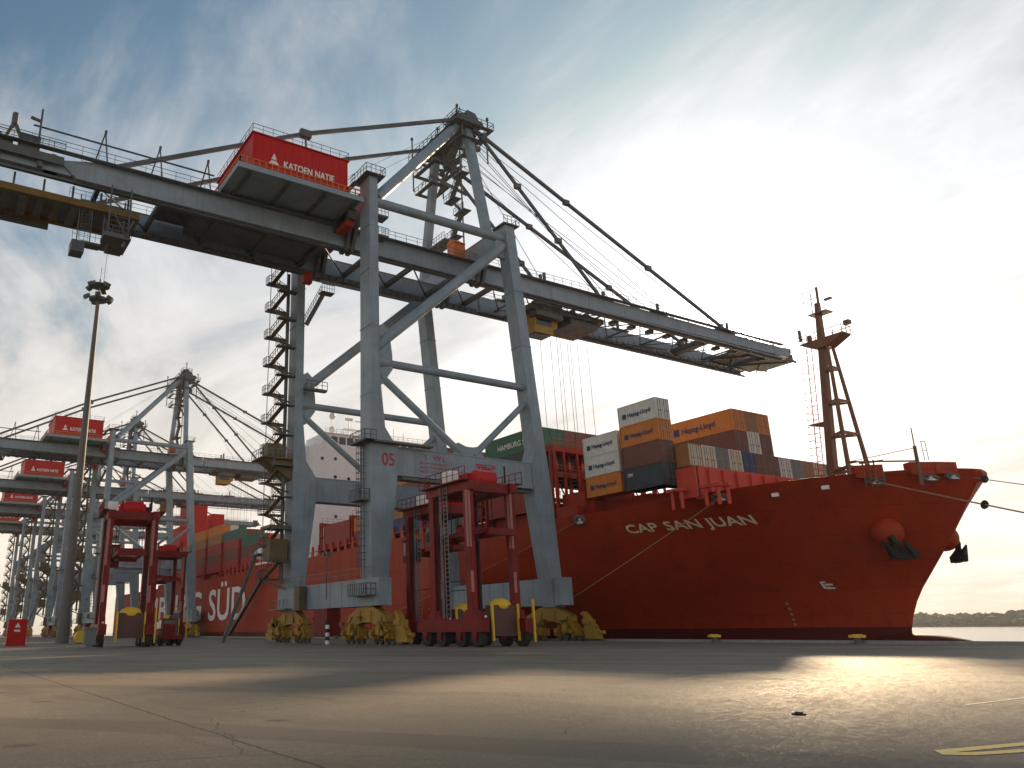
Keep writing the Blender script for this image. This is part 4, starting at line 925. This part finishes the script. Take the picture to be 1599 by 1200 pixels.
# accommodation block and bridge
mb = MB().box(78.0, 118, 165, 180, 15, 44.0); mb.box(74.2, 78.0, 168, 178, 36.0, 43.8)
acc = SP(mb, 'accommodation_block', WHITE)
mb = MB().box(81.5, 114.5, 165.8, 176, 44.0, 47.1); mb.box(81.2, 114.8, 165.5, 176.3, 47.1, 47.35); mb.prism([(80.2, 44.0), (81.5, 44.0), (81.5, 47.1), (81.2, 47.1)], 'y', 166, 176)
wh = SP(mb, 'wheelhouse', WHITE, acc)
for k in range(14):
    x = 83.0 + k * 2.2; mb = MB().box(x, x + 1.75, 165.72, 165.8, 44.7, 46.5); SP(mb, 'wheelhouse_window', GLASS, wh)
mb = MB().rail([(78.2, 165.2, 44), (81.4, 165.2, 44)], 1.1, 1.0, r=.06).rail([(81.6, 166, 47.35), (114, 166, 47.35)], 1.1, 1.5, r=.06).rail([(78, 164.8, 34.0), (118, 164.8, 34.0)], 1.1, 1.5, r=.06).rail([(74.3, 168, 43.8), (74.3, 178, 43.8)], 1.1, 1.5, r=.06)
SP(mb, 'deck_railing', WHITE, acc)
for (x, z) in ((80.3, 40.6), (83.8, 40.8), (92.5, 40.4), (83.8, 36.4), (87.4, 36.2), (97, 40.4), (96, 36), (87.4, 31.5), (83.8, 31.5), (91, 27), (84, 27), (87.5, 23)):
    mb = MB().tube((x, 164.9, z), (x, 165.02, z), .42, n=12); SP(mb, 'porthole', GLASS, acc)
mb = MB().box(87, 92, 164.2, 165, 32.6, 33.0).box(87.8, 89.4, 164.0, 165, 33.0, 34.6); SP(mb, 'searchlight_platform', STEELD, acc)
mb = MB().tube((95.5, 170, 47.3), (95.5, 170, 58.5), .3, .12, n=8).tube((92.0, 170, 52.2), (99, 170, 52.4), .16, n=6).tube((89.5, 169, 47.3), (89.5, 169, 51.8), .12, n=6).cbox((89.6, 169, 52.2), (2.0, .5, .6)).tube((84.9, 169, 47.3), (84.9, 169, 54), .12, n=6).sphere((84.9, 169, 52.5), .8, .8, .9, 10, 8).sphere((84.9, 169, 49.0), .8, .8, .9, 10, 8).sphere((94, 168, 48.6), .9, .9, 1, 10, 8).sphere((99.5, 168, 48.4), .8, .8, .9, 10, 8).tube((102, 168, 47.3), (102, 168, 51), .08, n=4).tube((105, 168, 47.3), (105, 168, 50.2), .08, n=4).box(88.0, 96, 168.6, 169.4, 49.4, 49.7).tube((88, 169, 47.3), (88, 169, 49.5), .1, n=4).tube((95, 169, 47.3), (95, 169, 49.5), .1, n=4)
SP(mb, 'radar_mast', WHITE, acc)
# funnel casing far aft, lifeboat
mb = MB().box(86, 110, 300, 318, 15, 40).box(89, 97, 302, 312, 40, 49).box(99, 104, 302, 310, 40, 46); SP(mb, 'funnel', RED)
mb = MB().sphere((73.4, 183, 19.6), 1.6, 5.0, 1.5, 14, 10).box(73, 75, 179, 187, 17.0, 17.5); lb_ = SP(mb, 'lifeboat', WHITE, sm=True)
mb = MB().path([(74.4, 179.4, 17), (74.4, 179.4, 22.4), (72.6, 179.4, 22.8)], .18, n=6).path([(74.4, 186.6, 17), (74.4, 186.6, 22.4), (72.6, 186.6, 22.8)], .18, n=6); SP(mb, 'lifeboat_davit', SALMON)
# gangway ladder along the hull
mb = MB().beam((72.9, 182.0, 13.4), (71.9, 200.5, 0.6), .9, .3); mb.rail([(72.5, 182.0, 13.5), (71.5, 200.5, .7)], 1.0, 1.5, r=.05)
tag(mb.build('gangway', GALV, None, (71.9, 200.5, .4)), 'long sloping gangway leaning from the quay to the hull beside the big white letters', 'gangway')

# ------------------------------------------------------------------ containers
CC = {}
def cmat(n, c, **k): CC[n] = mat('container_' + n, c, k.get('rough', .5), var=.14, scale=.8, streak=.3, rust=k.get('rust', .5))
cmat('white', (.66, .64, .60)); cmat('orange', (.62, .19, .02)); cmat('brown', (.17, .055, .035)); cmat('dark', (.035, .045, .055)); cmat('green', (.03, .13, .075))
cmat('blue', (.03, .05, .15)); cmat('red', (.33, .03, .025)); cmat('grey', (.20, .20, .19)); cmat('cream', (.60, .50, .36)); cmat('teal', (.05, .14, .13)); cmat('tan', (.36, .16, .05))
PROTO = {}
def proto(L, H):
    k = (L, H)
    if k in PROTO: return PROTO[k]
    Wd = 2.44; m_ = MB(); fr = .12
    for x in (0, Wd - fr): m_.box(x, x + fr, 0, fr, 0, H).box(x, x + fr, L - fr, L, 0, H).box(x, x + fr, fr, L - fr, 0, fr + .04).box(x, x + fr, fr, L - fr, H - fr, H)
    m_.box(fr, Wd - fr, L - fr, L, 0, fr).box(fr, Wd - fr, 0, fr, 0, fr).box(fr, Wd - fr, L - fr, L, H - fr, H).box(fr, Wd - fr, 0, fr, H - fr, H); m_.box(fr, Wd - fr, fr, L - fr, H - .06, H - .03)
    # corrugated sides
    for x, s_ in ((0, 1), (Wd, -1)):
        vs = []; y = fr; p = .28; n = 0
        while y < L - fr - 1e-3:
            for a, dpt in ((0, .02), (.08, .02), (.14, .055), (.22, .055)):
                yy = min(y + a, L - fr); vs += [(x + s_ * dpt, yy, fr + .04), (x + s_ * dpt, yy, H - fr)]; n += 1
            y += p
        vs += [(x + s_ * .02, L - fr, fr + .04), (x + s_ * .02, L - fr, H - fr)]; n += 1
        m_.add(vs, [(2 * i, 2 * i + 1, 2 * i + 3, 2 * i + 2) for i in range(n - 1)])
    m_.add([(fr, L - .05, fr), (Wd - fr, L - .05, fr), (Wd - fr, L - .05, H - fr), (fr, L - .05, H - fr)], [(0, 1, 2, 3)])
    def me(mb_, nm):
        q = bpy.data.meshes.new(nm); q.from_pydata(mb_.v, [], mb_.f); q.materials.append(CC['white']); q.update(); return q
    d = MB(); rods = MB()
    dw = (Wd - 2 * fr) / 2 - .02
    d.box(fr + .01, fr + dw, .03, .08, fr + .02, H - fr - .02)
    for zz in (.25, .5, .75): d.box(fr + .04, fr + dw - .03, .015, .03, fr + zz * (H - 2 * fr) - .25, fr + zz * (H - 2 * fr) + .12)
    for xx in (.3, .72): rods.tube((fr + xx, -.015, .1), (fr + xx, -.015, H - .1), .03, n=5); rods.box(fr + xx - .05, fr + xx + .3, -.04, -.01, 1.0, 1.08)
    PROTO[k] = (me(m_, 'body'), me(d, 'door'), me(rods, 'locking_rod'), dw)
    return PROTO[k]
NC = [0]
def container(x, y, z, L, H, colr, label, group, cat='container', detail=True, doorc=None):
    NC[0] += 1
    body, door, rods, dw = proto(L, H)
    o = thing('shipping_container', label, cat, (x, y, z), 0, group)
    def ch(me, nm, p, loc, c_):
        q = bpy.data.objects.new(nm, me); COL.objects.link(q); q.parent = p; q.location = loc
        q.material_slots[0].link = 'OBJECT'; q.material_slots[0].material = c_; return q
    ch(body, 'body', o, (0, 0, 0), CC[colr])
    for i in range(2):
        d = ch(door, 'door', o, (i * (dw + .02), 0, 0), CC[doorc or colr])
        if detail: ch(rods, 'locking_rod', d, (0, 0, 0), GALV)
    return o
def letters(o, L, H, txt, colr, y0, size, z0, logo=None, lc=None):
    m_ = MB(); w = text_w(txt, size)
    text(m_, txt, (-.02, L - y0, z0), (0, -1, 0), (0, 0, 1), size, 1.0, bold=.035)
    q = m_.build('lettering', lc or LETTERB, o)
    if logo:
        m2 = MB(); a = L - y0 + logo * 1.35
        m2.add([(-.02, a, z0 - .12), (-.02, a - logo, z0 - .12), (-.02, a - logo, z0 + logo - .12), (-.02, a, z0 + logo - .12)], [(0, 1, 2, 3)]); m2.build('logo', LETTERB if logo > 0 else LETTER, o)
G1 = 'containers in the outer stacks beside the red breakwater'
XA = 75.25; ya = 62.4; yb = 69.0
tiers = [(17.6, 2.72, 'dark', 'dark slate twenty foot container at the bottom of the tall outer stack'),
         (20.36, 2.72, 'brown', 'brown container above the dark one in the tall outer stack'),
         (23.12, 2.6, 'orange', 'orange container with company writing, directly under the topmost white container'),
         (25.76, 2.6, 'white', 'white container with company writing, topmost of the tallest outer stack')]
for z, H, c_, lb_ in tiers:
    o = container(XA, ya, z, 6.06, H, c_, lb_, G1)
    if c_ in ('orange', 'white'): letters(o, 6.06, H, 'Hapag-Lloyd', None, 1.55, .72, 1.0, .62)
    if c_ == 'dark': letters(o, 6.06, H, 'ZIM', None, .6, .5, 1.7, None, LETTER)
tiers = [(17.75, 2.6, 'orange', 'orange container at the bottom of the shorter outer stack, under two white ones'),
         (20.40, 2.6, 'white', 'white container with company writing, middle of the shorter outer stack'),
         (23.04, 2.6, 'white', 'white container with company writing, top of the shorter outer stack left of the orange one')]
for z, H, c_, lb_ in tiers:
    o = container(XA, yb, z, 6.06, H, c_, lb_, G1); letters(o, 6.06, H, 'Hapag-Lloyd', None, 1.55, .72, 1.0, .62)
ords = ['first', 'second', 'third', 'fourth', 'fifth', 'sixth', 'seventh', 'eighth', 'ninth', 'tenth', 'eleventh', 'twelfth', 'thirteenth', 'fourteenth', 'fifteenth']
G2 = 'containers in the forward bay above the breakwater'
HB = 2.75
row1 = ['cream', 'cream', 'grey', 'white', 'blue', 'brown', 'brown', 'white', 'grey', 'tan', 'cream', 'grey', 'grey']
row1[0:4] = ['cream', 'white', 'grey', 'white']
for k, c_ in enumerate(row1):
    dn = {'tan': 'tan'}.get(c_, c_)
    bd = 'tan' if k == 0 else c_
    container(77.75 + k * 2.5, 60.5, 19.75, 12.19, HB, bd, '%s container, %s from the quay side in the bottom row above the breakwater' % (bd, ords[k]), G2, doorc=('cream' if k in (0, 1, 3) else c_))
for k, c_ in ((4, 'brown'), (5, 'white'), (6, 'brown')):
    container(77.0 + k * 2.5, 60.5, 19.75 + HB, 12.19, HB, 'brown' if k != 5 else 'white', '%s container in the middle row of the forward bay, %s' % ('brown' if k != 5 else 'white', 'below the long orange one' if k == 4 else 'with pale doors' if k == 5 else 'at its right end'), G2, doorc=c_)
for k, c_ in ((4, 'orange'), (5, 'tan'), (6, 'orange')):
    o = container(77.0 + k * 2.5, 60.5, 19.75 + 2 * HB, 12.19, HB, c_, ['long orange container with company writing, top of the forward bay', 'tan container between two orange ones, top of the forward bay', 'orange container at the right end of the top row, forward bay'][k - 4], G2)
    if k == 4: letters(o, 12.19, HB, 'Hapag-Lloyd', None, 4.3, 1.05, .95, .95)
def bay(y, z0, cols, where, group, x0=74.7, H=2.62, L=12.19, full=1, names=None, detail=False):
    for k, stack in enumerate(cols):
        n = len(stack)
        for t_, c_ in enumerate(stack):
            if k >= full and t_ < n - 2: continue
            if c_ is None: continue
            tier = 'top' if t_ == n - 1 else 'bottom' if t_ == 0 else ords[t_]
            container(x0 + k * 2.5, y, z0 + t_ * (H + .03), L, H, c_, '%s container, %s column from the quay, %s tier, %s' % (c_, ords[k], tier, where), group, detail=detail)
r1 = random.Random(11)
pal = ['brown', 'red', 'orange', 'grey', 'green', 'blue', 'tan', 'teal', 'dark', 'red', 'brown', 'white']
def rs(n): return [r1.choice(pal) for _ in range(n)]
G3 = 'containers stacked behind the red lashing bridge'
tops = ['green', 'green', 'brown', 'brown', 'brown', 'grey', 'teal', 'red', 'brown']
bay(83.2, 17.3, [['red', 'brown', 'dark'] + [c_] for k, c_ in enumerate(tops)], 'behind the lashing bridge', G3, H=2.98, full=1)
for o in bpy.data.objects:
    if o.get('label', '') == 'green container, first column from the quay, top tier, behind the lashing bridge':
        letters(o, 12.19, 2.98, 'HAMBURG S\u00dcD', None, 3.0, 1.15, .9, None, LETTER)
bay(97.6, 17.6, [rs(3) for k in range(5)], 'seen through the nearest crane', 'containers amidships', full=1)
bay(113.0, 17.8, [['blue', 'tan', 'brown', 'orange', 'tan'], rs(4) + ['tan'], rs(4) + ['brown'], rs(4) + ['red'], rs(4) + ['red'], rs(4) + ['brown']], 'in the high stack amidships', 'containers amidships', H=2.95, full=1)
bay(126.6, 17.6, [['red', 'orange'], ['red', 'tan'], rs(2), rs(2)], 'low stack before the bridge', 'containers amidships', full=1)
bay(140.2, 17.6, [['red', 'red'], ['red', 'red'], rs(2)], 'row just before the bridge', 'containers amidships', full=1)
G5 = 'containers stacked abaft the bridge'
bay(190, 17.6, [['red', 'brown', 'green'], rs(3), rs(3)], 'just behind the white lifeboat', G5, full=1)
bay(204.2, 17.6, [['red', 'brown', 'red', 'teal'], rs(4), rs(4)], 'above the last white hull letter', G5, full=1)
bay(218.4, 17.6, [['red', 'brown', 'red', 'tan', 'orange'], rs(5), rs(5)], 'above the middle hull letters', G5, full=1)
bay(232.6, 17.6, [['red', 'brown', 'red', 'tan', 'orange'], rs(5), rs(5)], 'beside the second crane', G5, full=1)
bay(262, 17.6, [['red', 'grey', 'red', 'orange'], rs(4)], 'behind the second crane', G5, full=1)
bay(276, 17.6, [['brown', 'red', 'orange', 'blue'], rs(4)], 'farthest aft', G5, full=1)

# ------------------------------------------------------------------ mooring lines and bollards
def line(name, a, b_, label, sag=.4, r=.045, m=ROPE):
    a = Vector(a); b_ = Vector(b_); pts = []
    for k in range(17):
        q = k / 16; p = a.lerp(b_, q); p.z -= sag * 4 * q * (1 - q); pts.append(p)
    mb = MB().path(pts, r, n=6); o = mb.build(name, m, None, tuple(b_)); tag(o, label, 'mooring line'); return pts
def bollard(x, y, lb_, m=YELB):
    t_ = thing('mooring_bollard', lb_, 'bollard', (x, y, .0), 0, 'bollards along the quay edge')
    MB().tube((x, y, 0), (x, y, .5), .30, .24, n=14).build('post', STEELD, t_, (x, y, 0))
    MB().tube((x, y, .5), (x, y, .78), .44, .40, n=14).box(x - .2, x + .2, y - .62, y + .62, .5, .72).build('cap', m, t_, (x, y, 0))
    MB().tube((x, y, 0), (x, y, .05), .5, n=16).build('base_plate', STEELD, t_, (x, y, 0))
bollard(70.2, 40.2, 'yellow topped bollard on the quay edge right below the bow'); bollard(70.2, 54.4, 'yellow topped bollard on the quay edge left of the one below the bow', )
bollard(70.2, 86.0, 'bollard at the foot of the crane sea leg holding the spring line'); bollard(70.2, 137.5, 'bollard behind the nearest crane holding the rear spring line')
line('mooring_rope', f1, (70.2, 86.0, .6), 'rope running down left from below the breakwater to behind the sea leg', .3)
line('mooring_rope', f5, (70.2, 137.5, .6), 'rope running down left from the fairlead beside the crane sea leg', .8)
pa = line('mooring_rope', f2, (70.2, 2, .5), 'heavy bow rope leaving the photo at the right, from the left bulwark block', .3, .075)
pb_ = line('mooring_rope', (96.5, 39.8, 16.4), (70.2, -10, .5), 'upper bow rope leaving the photo right of the stem tip', .3, .05)
def ratguard(p, q, lb_):
    p = Vector(p); q = Vector(q); d = (q - p).normalized(); c_ = p
    m_ = MB().tube(c_, c_ + d * .10, .42, .36, n=16); tag(m_.build('rat_guard', BLACK, None, tuple(c_)), lb_, 'rat guard', 'rat guards on the bow ropes')
a_ = Vector(f2).lerp(Vector((70.2, 2, .5)), .262); a_.z -= .3 * 4 * .262 * .738
ratguard(a_, pa[6], 'dark round rat guard on the lower bow rope')
a_ = Vector((96.5, 39.8, 16.4)).lerp(Vector((70.2, -10, .5)), .025); ratguard(a_, pb_[3], 'dark round rat guard on the upper bow rope beside the stem')

# ------------------------------------------------------------------ straddle carriers
PALEPINK = mat('faded_pink', (.40, .16, .13), .6, var=.2)
def carrier():
    org = (45.0, 60.4, 0.0); r = thing('straddle_carrier', 'x', 'straddle carrier', org); H = 14.5
    def P(mb, nm, m, par=None, sm=False):
        o = mb.build(nm, m, par or r, org)
        if sm: smooth_auto(o)
        return o
    for i, X in enumerate((42.6, 47.4)):
        mb = MB().box(X - .42, X + .42, 55.6, 65.6, 1.25, 2.35); mb.prism([(56.2, 2.35), (58.4, 2.35), (58.0, 3.1), (56.6, 3.1)], 'x', X - .3, X + .3).prism([(61.8, 2.35), (64.0, 2.35), (63.6, 3.1), (62.2, 3.1)], 'x', X - .3, X + .3)
        ch = P(mb, 'side_chassis', SCRED)
        for y in (56.6, 58.9, 61.9, 64.3):
            w_ = P(MB().tube((X - .28, y, .78), (X + .28, y, .78), .78, n=20), 'wheel', BLACK, ch)
            P(MB().tube((X - .31, y, .78), (X + .31, y, .78), .36, n=12), 'rim', SCRED, w_)
            P(MB().prism([(y - .35, 1.3), (y + .35, 1.3), (y + .2, .6), (y - .2, .6)], 'x', X + (.34 if i else -.46), X + (.46 if i else -.34)), 'wheel_fork', SCRED, ch)
        for y in (57.3, 62.9):
            mb = MB().box(X - .32, X + .32, y - .36, y + .36, 2.35, H - .2)
            po = P(mb, 'column', SCRED)
            if y < 60:
                mb = MB()
                for k in range(16): mb.box(X - .36, X - .33, y - .33, y - .02, 8.6 + k * .34, 8.6 + k * .34 + .18)
                for k in range(16): mb.box(X - .3, X - .05, y - .39, y - .365, 8.6 + k * .34, 8.6 + k * .34 + .18)
                mb.box(X - .30, X + .0, y - .39, y - .365, 4.6, 6.4)
                mb.box(X - .345, X - .33, y - .33, y - .02, 8.5, 14.0).box(X - .3, X - .05, y - .372, y - .36, 8.5, 14.0)
                P(mb, 'marking_strip', PALEPINK, po)
        mb = MB().box(X - .38, X + .38, 56.6, 63.6, H - .9, H - .05); P(mb, 'top_beam', SCRED)
        mb = MB().rail([(X + (.9 if i else -.9), 56.4, H), (X + (.9 if i else -.9), 63.9, H)], 1.1, 1.0, r=.04).box(X + (.35 if i else -1.0), X + (1.0 if i else -.35), 56.4, 63.9, H - .1, H); P(mb, 'top_walkway', SCRED)
        mb = MB().tube((X, 57.3, 5.6), (X, 62.9, 5.6), .05, n=5) ; mb.tube((X, 57.8, 2.5), (X, 57.8, H - 1), .10, n=6).tube((X, 62.4, 2.5), (X, 62.4, H - 1), .10, n=6); P(mb, 'hose_run', BLACK)
    for y in (57.3, 62.9):
        mb = MB().box(42.9, 47.1, y - .45, y + .45, H - 1.0, H - .1); P(mb, 'cross_beam', SCRED)
    mb = MB().tube((44.0, 58.0, H + .35), (46.0, 58.0, H + .35), .85, n=18); mb.box(43.6, 46.4, 58.6, 61.6, H - .1, H + 1.0); P(mb, 'engine_housing', RED, sm=True)
    mb = MB().box(42.4, 43.4, 59.6, 61.0, H, H + 1.3); P(mb, 'air_filter_box', WHITE)
    mb = MB()
    for (x, y, h_) in ((46.8, 57.0, 1.6), (46.9, 59, 1.2), (44.2, 62.2, 1.8), (46.2, 62, 1.3)): mb.tube((x, y, H), (x, y, H + h_), .12, n=6)
    mb.box(46.2, 47.2, 60, 61.4, H, H + .9); P(mb, 'exhaust_stack', BLACK)
    # cab under the top beam, spreader between the sides
    mb = MB().box(43.1, 44.4, 63.4, 65.2, 8.8, 11.2).box(43.0, 44.5, 63.3, 65.3, 11.2, 11.35); cb = P(mb, 'cab', SCRED)
    P(MB().box(43.2, 44.3, 63.36, 63.4, 9.3, 11.0).box(43.06, 43.1, 63.6, 65.0, 9.3, 11.0), 'cab_window', GLASS, cb)
    mb = MB().box(43.5, 46.5, 59.6, 60.6, 10.0, 10.6).box(43.5, 44.0, 55.8, 64.6, 9.7, 10.1).box(46.0, 46.5, 55.8, 64.6, 9.7, 10.1).box(43.5, 46.5, 55.6, 56.0, 9.5, 10.1).box(43.5, 46.5, 64.4, 64.8, 9.5, 10.1)
    sp_ = P(mb, 'spreader', SCRED)
    mb = MB()
    for x in (43.7, 46.3):
        for y in (58.6, 61.6): mb.tube((x, y, 10.2), (x, y, H - .9), .05, n=4)
    P(mb, 'spreader_chain', BLACK, sp_)
    # ladder and power pack at the front right
    mb = MB().ladder((42.1, 60.2, 2.4), (42.1, 60.2, H), (0, 1, 0), .6, r=.05).ladder((42.1, 61.0, 2.4), (42.1, 61.0, H), (0, 1, 0), .2, r=.05); P(mb, 'access_ladder', GALV)
    mb = MB().box(44.2, 46.9, 56.6, 57.6, .9, 3.5); pk = P(mb, 'power_pack', mat('pack_brown', (.10, .04, .03), .6))
    P(MB().box(44.0, 44.2, 56.4, 56.6, .5, 3.6).box(46.9, 47.05, 56.4, 56.6, .5, 3.6), 'corner_guard', YELB, pk)
    P(MB().sphere((45.5, 57.1, 3.5), 1.15, .6, .62, 14, 8), 'yellow_cover', YELB, pk, True)
    P(MB().box(47.9, 48.05, 55.5, 55.7, .4, 4.0), 'corner_guard', YELB)
    P(MB().sphere((42.6, 55.5, 2.5), .12, .12, .12, 8, 6), 'lamp', LETTER)
    return r
s1 = carrier(); tag(s1, 'nearest tall red straddle carrier, standing right in front of the nearest crane portal', 'straddle carrier', 'straddle carriers')
index_kids()
for (x, y, rz, lb_) in ((50.3, 73.2, 0, 'red straddle carrier behind the nearest one, partly hidden by its columns'),
                        (20.8, 93.0, -.12, 'red straddle carrier at the left, in front of the second crane'),
                        (37.0, 137.0, 0, 'lower looking red straddle carrier behind the left one, before the ship side')):
    c = copy_tree(s1); c.location = (x, y, 0); c.rotation_euler = (0, 0, rz); tag(c, lb_, 'straddle carrier', 'straddle carriers')

# ------------------------------------------------------------------ lamp mast and small things on the quay
LX, LY = 20.5, 129.5
lm = thing('lamp_mast', 'tall tapering floodlight mast at the left with a ring of lamps on top', 'lamp mast', (LX, LY, 0))
def LP(mb, nm, m, par=None, sm=False):
    o = mb.build(nm, m, par or lm, (LX, LY, 0)); 
    if sm: smooth_auto(o)
    return o
HL = 55.2
LP(MB().tube((LX, LY, 0), (LX, LY, 4), .95, .9, n=16).tube((LX, LY, 4), (LX, LY, HL), .8, .33, n=16), 'pole', mat('mast_grey', (.14, .13, .12), .6, var=.15), sm=True)
LP(MB().tube((LX, LY, HL), (LX, LY, HL + .4), 1.5, n=16).tube((LX, LY, HL + 2.6), (LX, LY, HL + 2.75), 1.7, n=16).tube((LX, LY, HL), (LX, LY, HL + 4.0), .14, n=6).tube((LX, LY, HL + 4), (LX, LY, HL + 6.2), .05, n=4), 'head_frame', STEELD)
for k in range(9):
    a = 2 * pi * k / 9 + .3; q = 1.9; zz = HL + (2.6 if k % 2 else .5); cx_, cy_ = LX + q * cos(a), LY + q * sin(a)
    LP(MB().tube((LX + 1.1 * cos(a), LY + 1.1 * sin(a), zz), (cx_, cy_, zz), .1, n=5).beam((cx_ - .45 * sin(a), cy_ + .45 * cos(a), zz), (cx_ + .45 * sin(a), cy_ - .45 * cos(a), zz), .55, 1.0, up=(cos(a), sin(a), -.7)), 'floodlight', STEELD)
# grey service pillar in front of the mast
sx_, sy_ = 16.0, 85.0
sp = thing('service_pillar', 'small grey hooded service pillar standing alone on the open concrete at the left', 'service pillar', (sx_, sy_, 0))
for nm, mb in (('foot', MB().box(sx_ - 1.0, sx_ + 1.0, sy_ - .5, sy_ + .5, 0, .12).box(sx_ - .25, sx_ + .25, sy_ - .2, sy_ + .2, .12, .4)), ('cabinet', MB().box(sx_ - .55, sx_ + .55, sy_ - .35, sy_ + .35, .35, 1.8)), ('hood', MB().prism([(sx_ - .75, 1.8), (sx_ + .75, 1.8), (sx_ + .62, 2.05), (sx_ - .62, 2.05)], 'y', sy_ - .5, sy_ + .5))):
    mb.build(nm, GREYBOX, sp, (sx_, sy_, 0))
sx_, sy_ = 8.8, 104.0
sp = thing('service_pillar', 'small pale service pillar with a flat hood at the extreme left edge', 'service pillar', (sx_, sy_, 0))
for nm, mb in (('cabinet', MB().box(sx_ - .45, sx_ + .45, sy_ - .35, sy_ + .35, 0, 1.5)), ('hood', MB().box(sx_ - .8, sx_ + .8, sy_ - .5, sy_ + .5, 1.5, 1.68))):
    mb.build(nm, CONC, sp, (sx_, sy_, 0))
# red sign cabinet
rx, ry = 12.2, 112.0
rb = thing('red_cabinet', 'red cabinet with a small white triangle mark, standing on the quay at the left', 'cabinet', (rx, ry, 0))
MB().box(rx - 1.1, rx + 1.1, ry - .6, ry + .6, .15, 3.2).box(rx - 1.2, rx + 1.2, ry - .7, ry + .7, 0, .15).build('case', RED, rb, (rx, ry, 0))
mb = MB(); mb.add([(rx - .35, ry - .62, 2.2), (rx + .35, ry - .62, 2.2), (rx, ry - .62, 2.8)], [(0, 1, 2)]); mb.add([(rx - .35, ry - .62, 1.7), (rx + .35, ry - .62, 1.7), (rx + .35, ry - .62, 1.95), (rx - .35, ry - .62, 1.95)], [(0, 1, 2, 3)]); mb.build('mark', LETTER, rb, (rx, ry, 0))
# yellow drum at mast foot
dx_, dy_ = 21.6, 121.0
db = thing('yellow_drum', 'round yellow drum on the ground right beside the lamp mast foot', 'drum', (dx_, dy_, 0))
MB().tube((dx_, dy_ - .6, .9), (dx_, dy_ + .6, .9), .9, n=20).tube((dx_, dy_ - .62, .9), (dx_, dy_ + .62, .9), .3, n=12).build('drum', YELB, db, (dx_, dy_, 0)); MB().box(dx_ - .7, dx_ + .7, dy_ - .7, dy_ + .7, 0, .2).build('stand', STEELD, db, (dx_, dy_, 0))
# white and black rail marker post in front of the near bogie
mx, my = 41.6, 83.6
mk = thing('marker_post', 'black and white banded marker post between the yellow wheel sets of the nearest crane', 'marker post', (mx, my, 0))
for k in range(6): MB().tube((mx, my, k * .42), (mx, my, k * .42 + .42), .24, n=12).build('band', WHITE if k % 2 == 0 else BLACK, mk, (mx, my, 0))
# tractor with trailer between the left carriers and the crane
def tractor(x, y, lb_):
    t_ = thing('terminal_tractor', lb_, 'tractor', (x, y, 0), 0, 'terminal tractors'); o_ = (x, y, 0)
    MB().box(x - 1.2, x + 1.2, y - 3, y + 3, .7, 1.15).build('chassis', SCRED, t_, o_)
    cb = MB().prism([(y - 2.9, 1.15), (y - 1.2, 1.15), (y - 1.2, 3.0), (y - 2.5, 3.0), (y - 2.9, 2.2)], 'x', x - 1.1, x + .4).build('cab', SCRED, t_, o_)
    MB().box(x - 1.0, x + .3, y - 2.82, y - 2.78, 2.0, 2.8).box(x - 1.14, x - 1.1, y - 2.4, y - 1.4, 1.9, 2.8).build('cab_window', GLASS, cb, o_)
    for yy in (y - 2.2, y + 1.0, y + 2.2):
        for xx in (x - 1.05, x + 1.05): MB().tube((xx - .2, yy, .55), (xx + .2, yy, .55), .55, n=16).build('wheel', BLACK, t_, o_)
    MB().box(x + .5, x + 1.0, y - 1.6, y - 1.2, 1.15, 3.6).build('exhaust', STEELD, t_, o_)
tractor(26.5, 96.0, 'small red terminal tractor under the left straddle carrier'); tractor(30.5, 112.0, 'small red terminal tractor on the quay between the two left straddle carriers')

# ------------------------------------------------------------------ thin haze of air over the estuary
hz = bpy.data.materials.new('air'); hz.use_nodes = True; hz.node_tree.nodes.clear(); t = NT(hz.node_tree)
pv = t.n('ShaderNodeVolumePrincipled'); pv.inputs['Color'].default_value = (0.93, 0.93, 0.92, 1); pv.inputs['Density'].default_value = 0.00010; pv.inputs['Anisotropy'].default_value = 0.2
ou = t.n('ShaderNodeOutputMaterial'); t.l(pv.outputs[0], ou.inputs['Volume'])
hb = MB().box(-3100, 9100, -6100, 9100, -8.0, 90.0).build('haze', hz); tag(hb, kind='stuff')
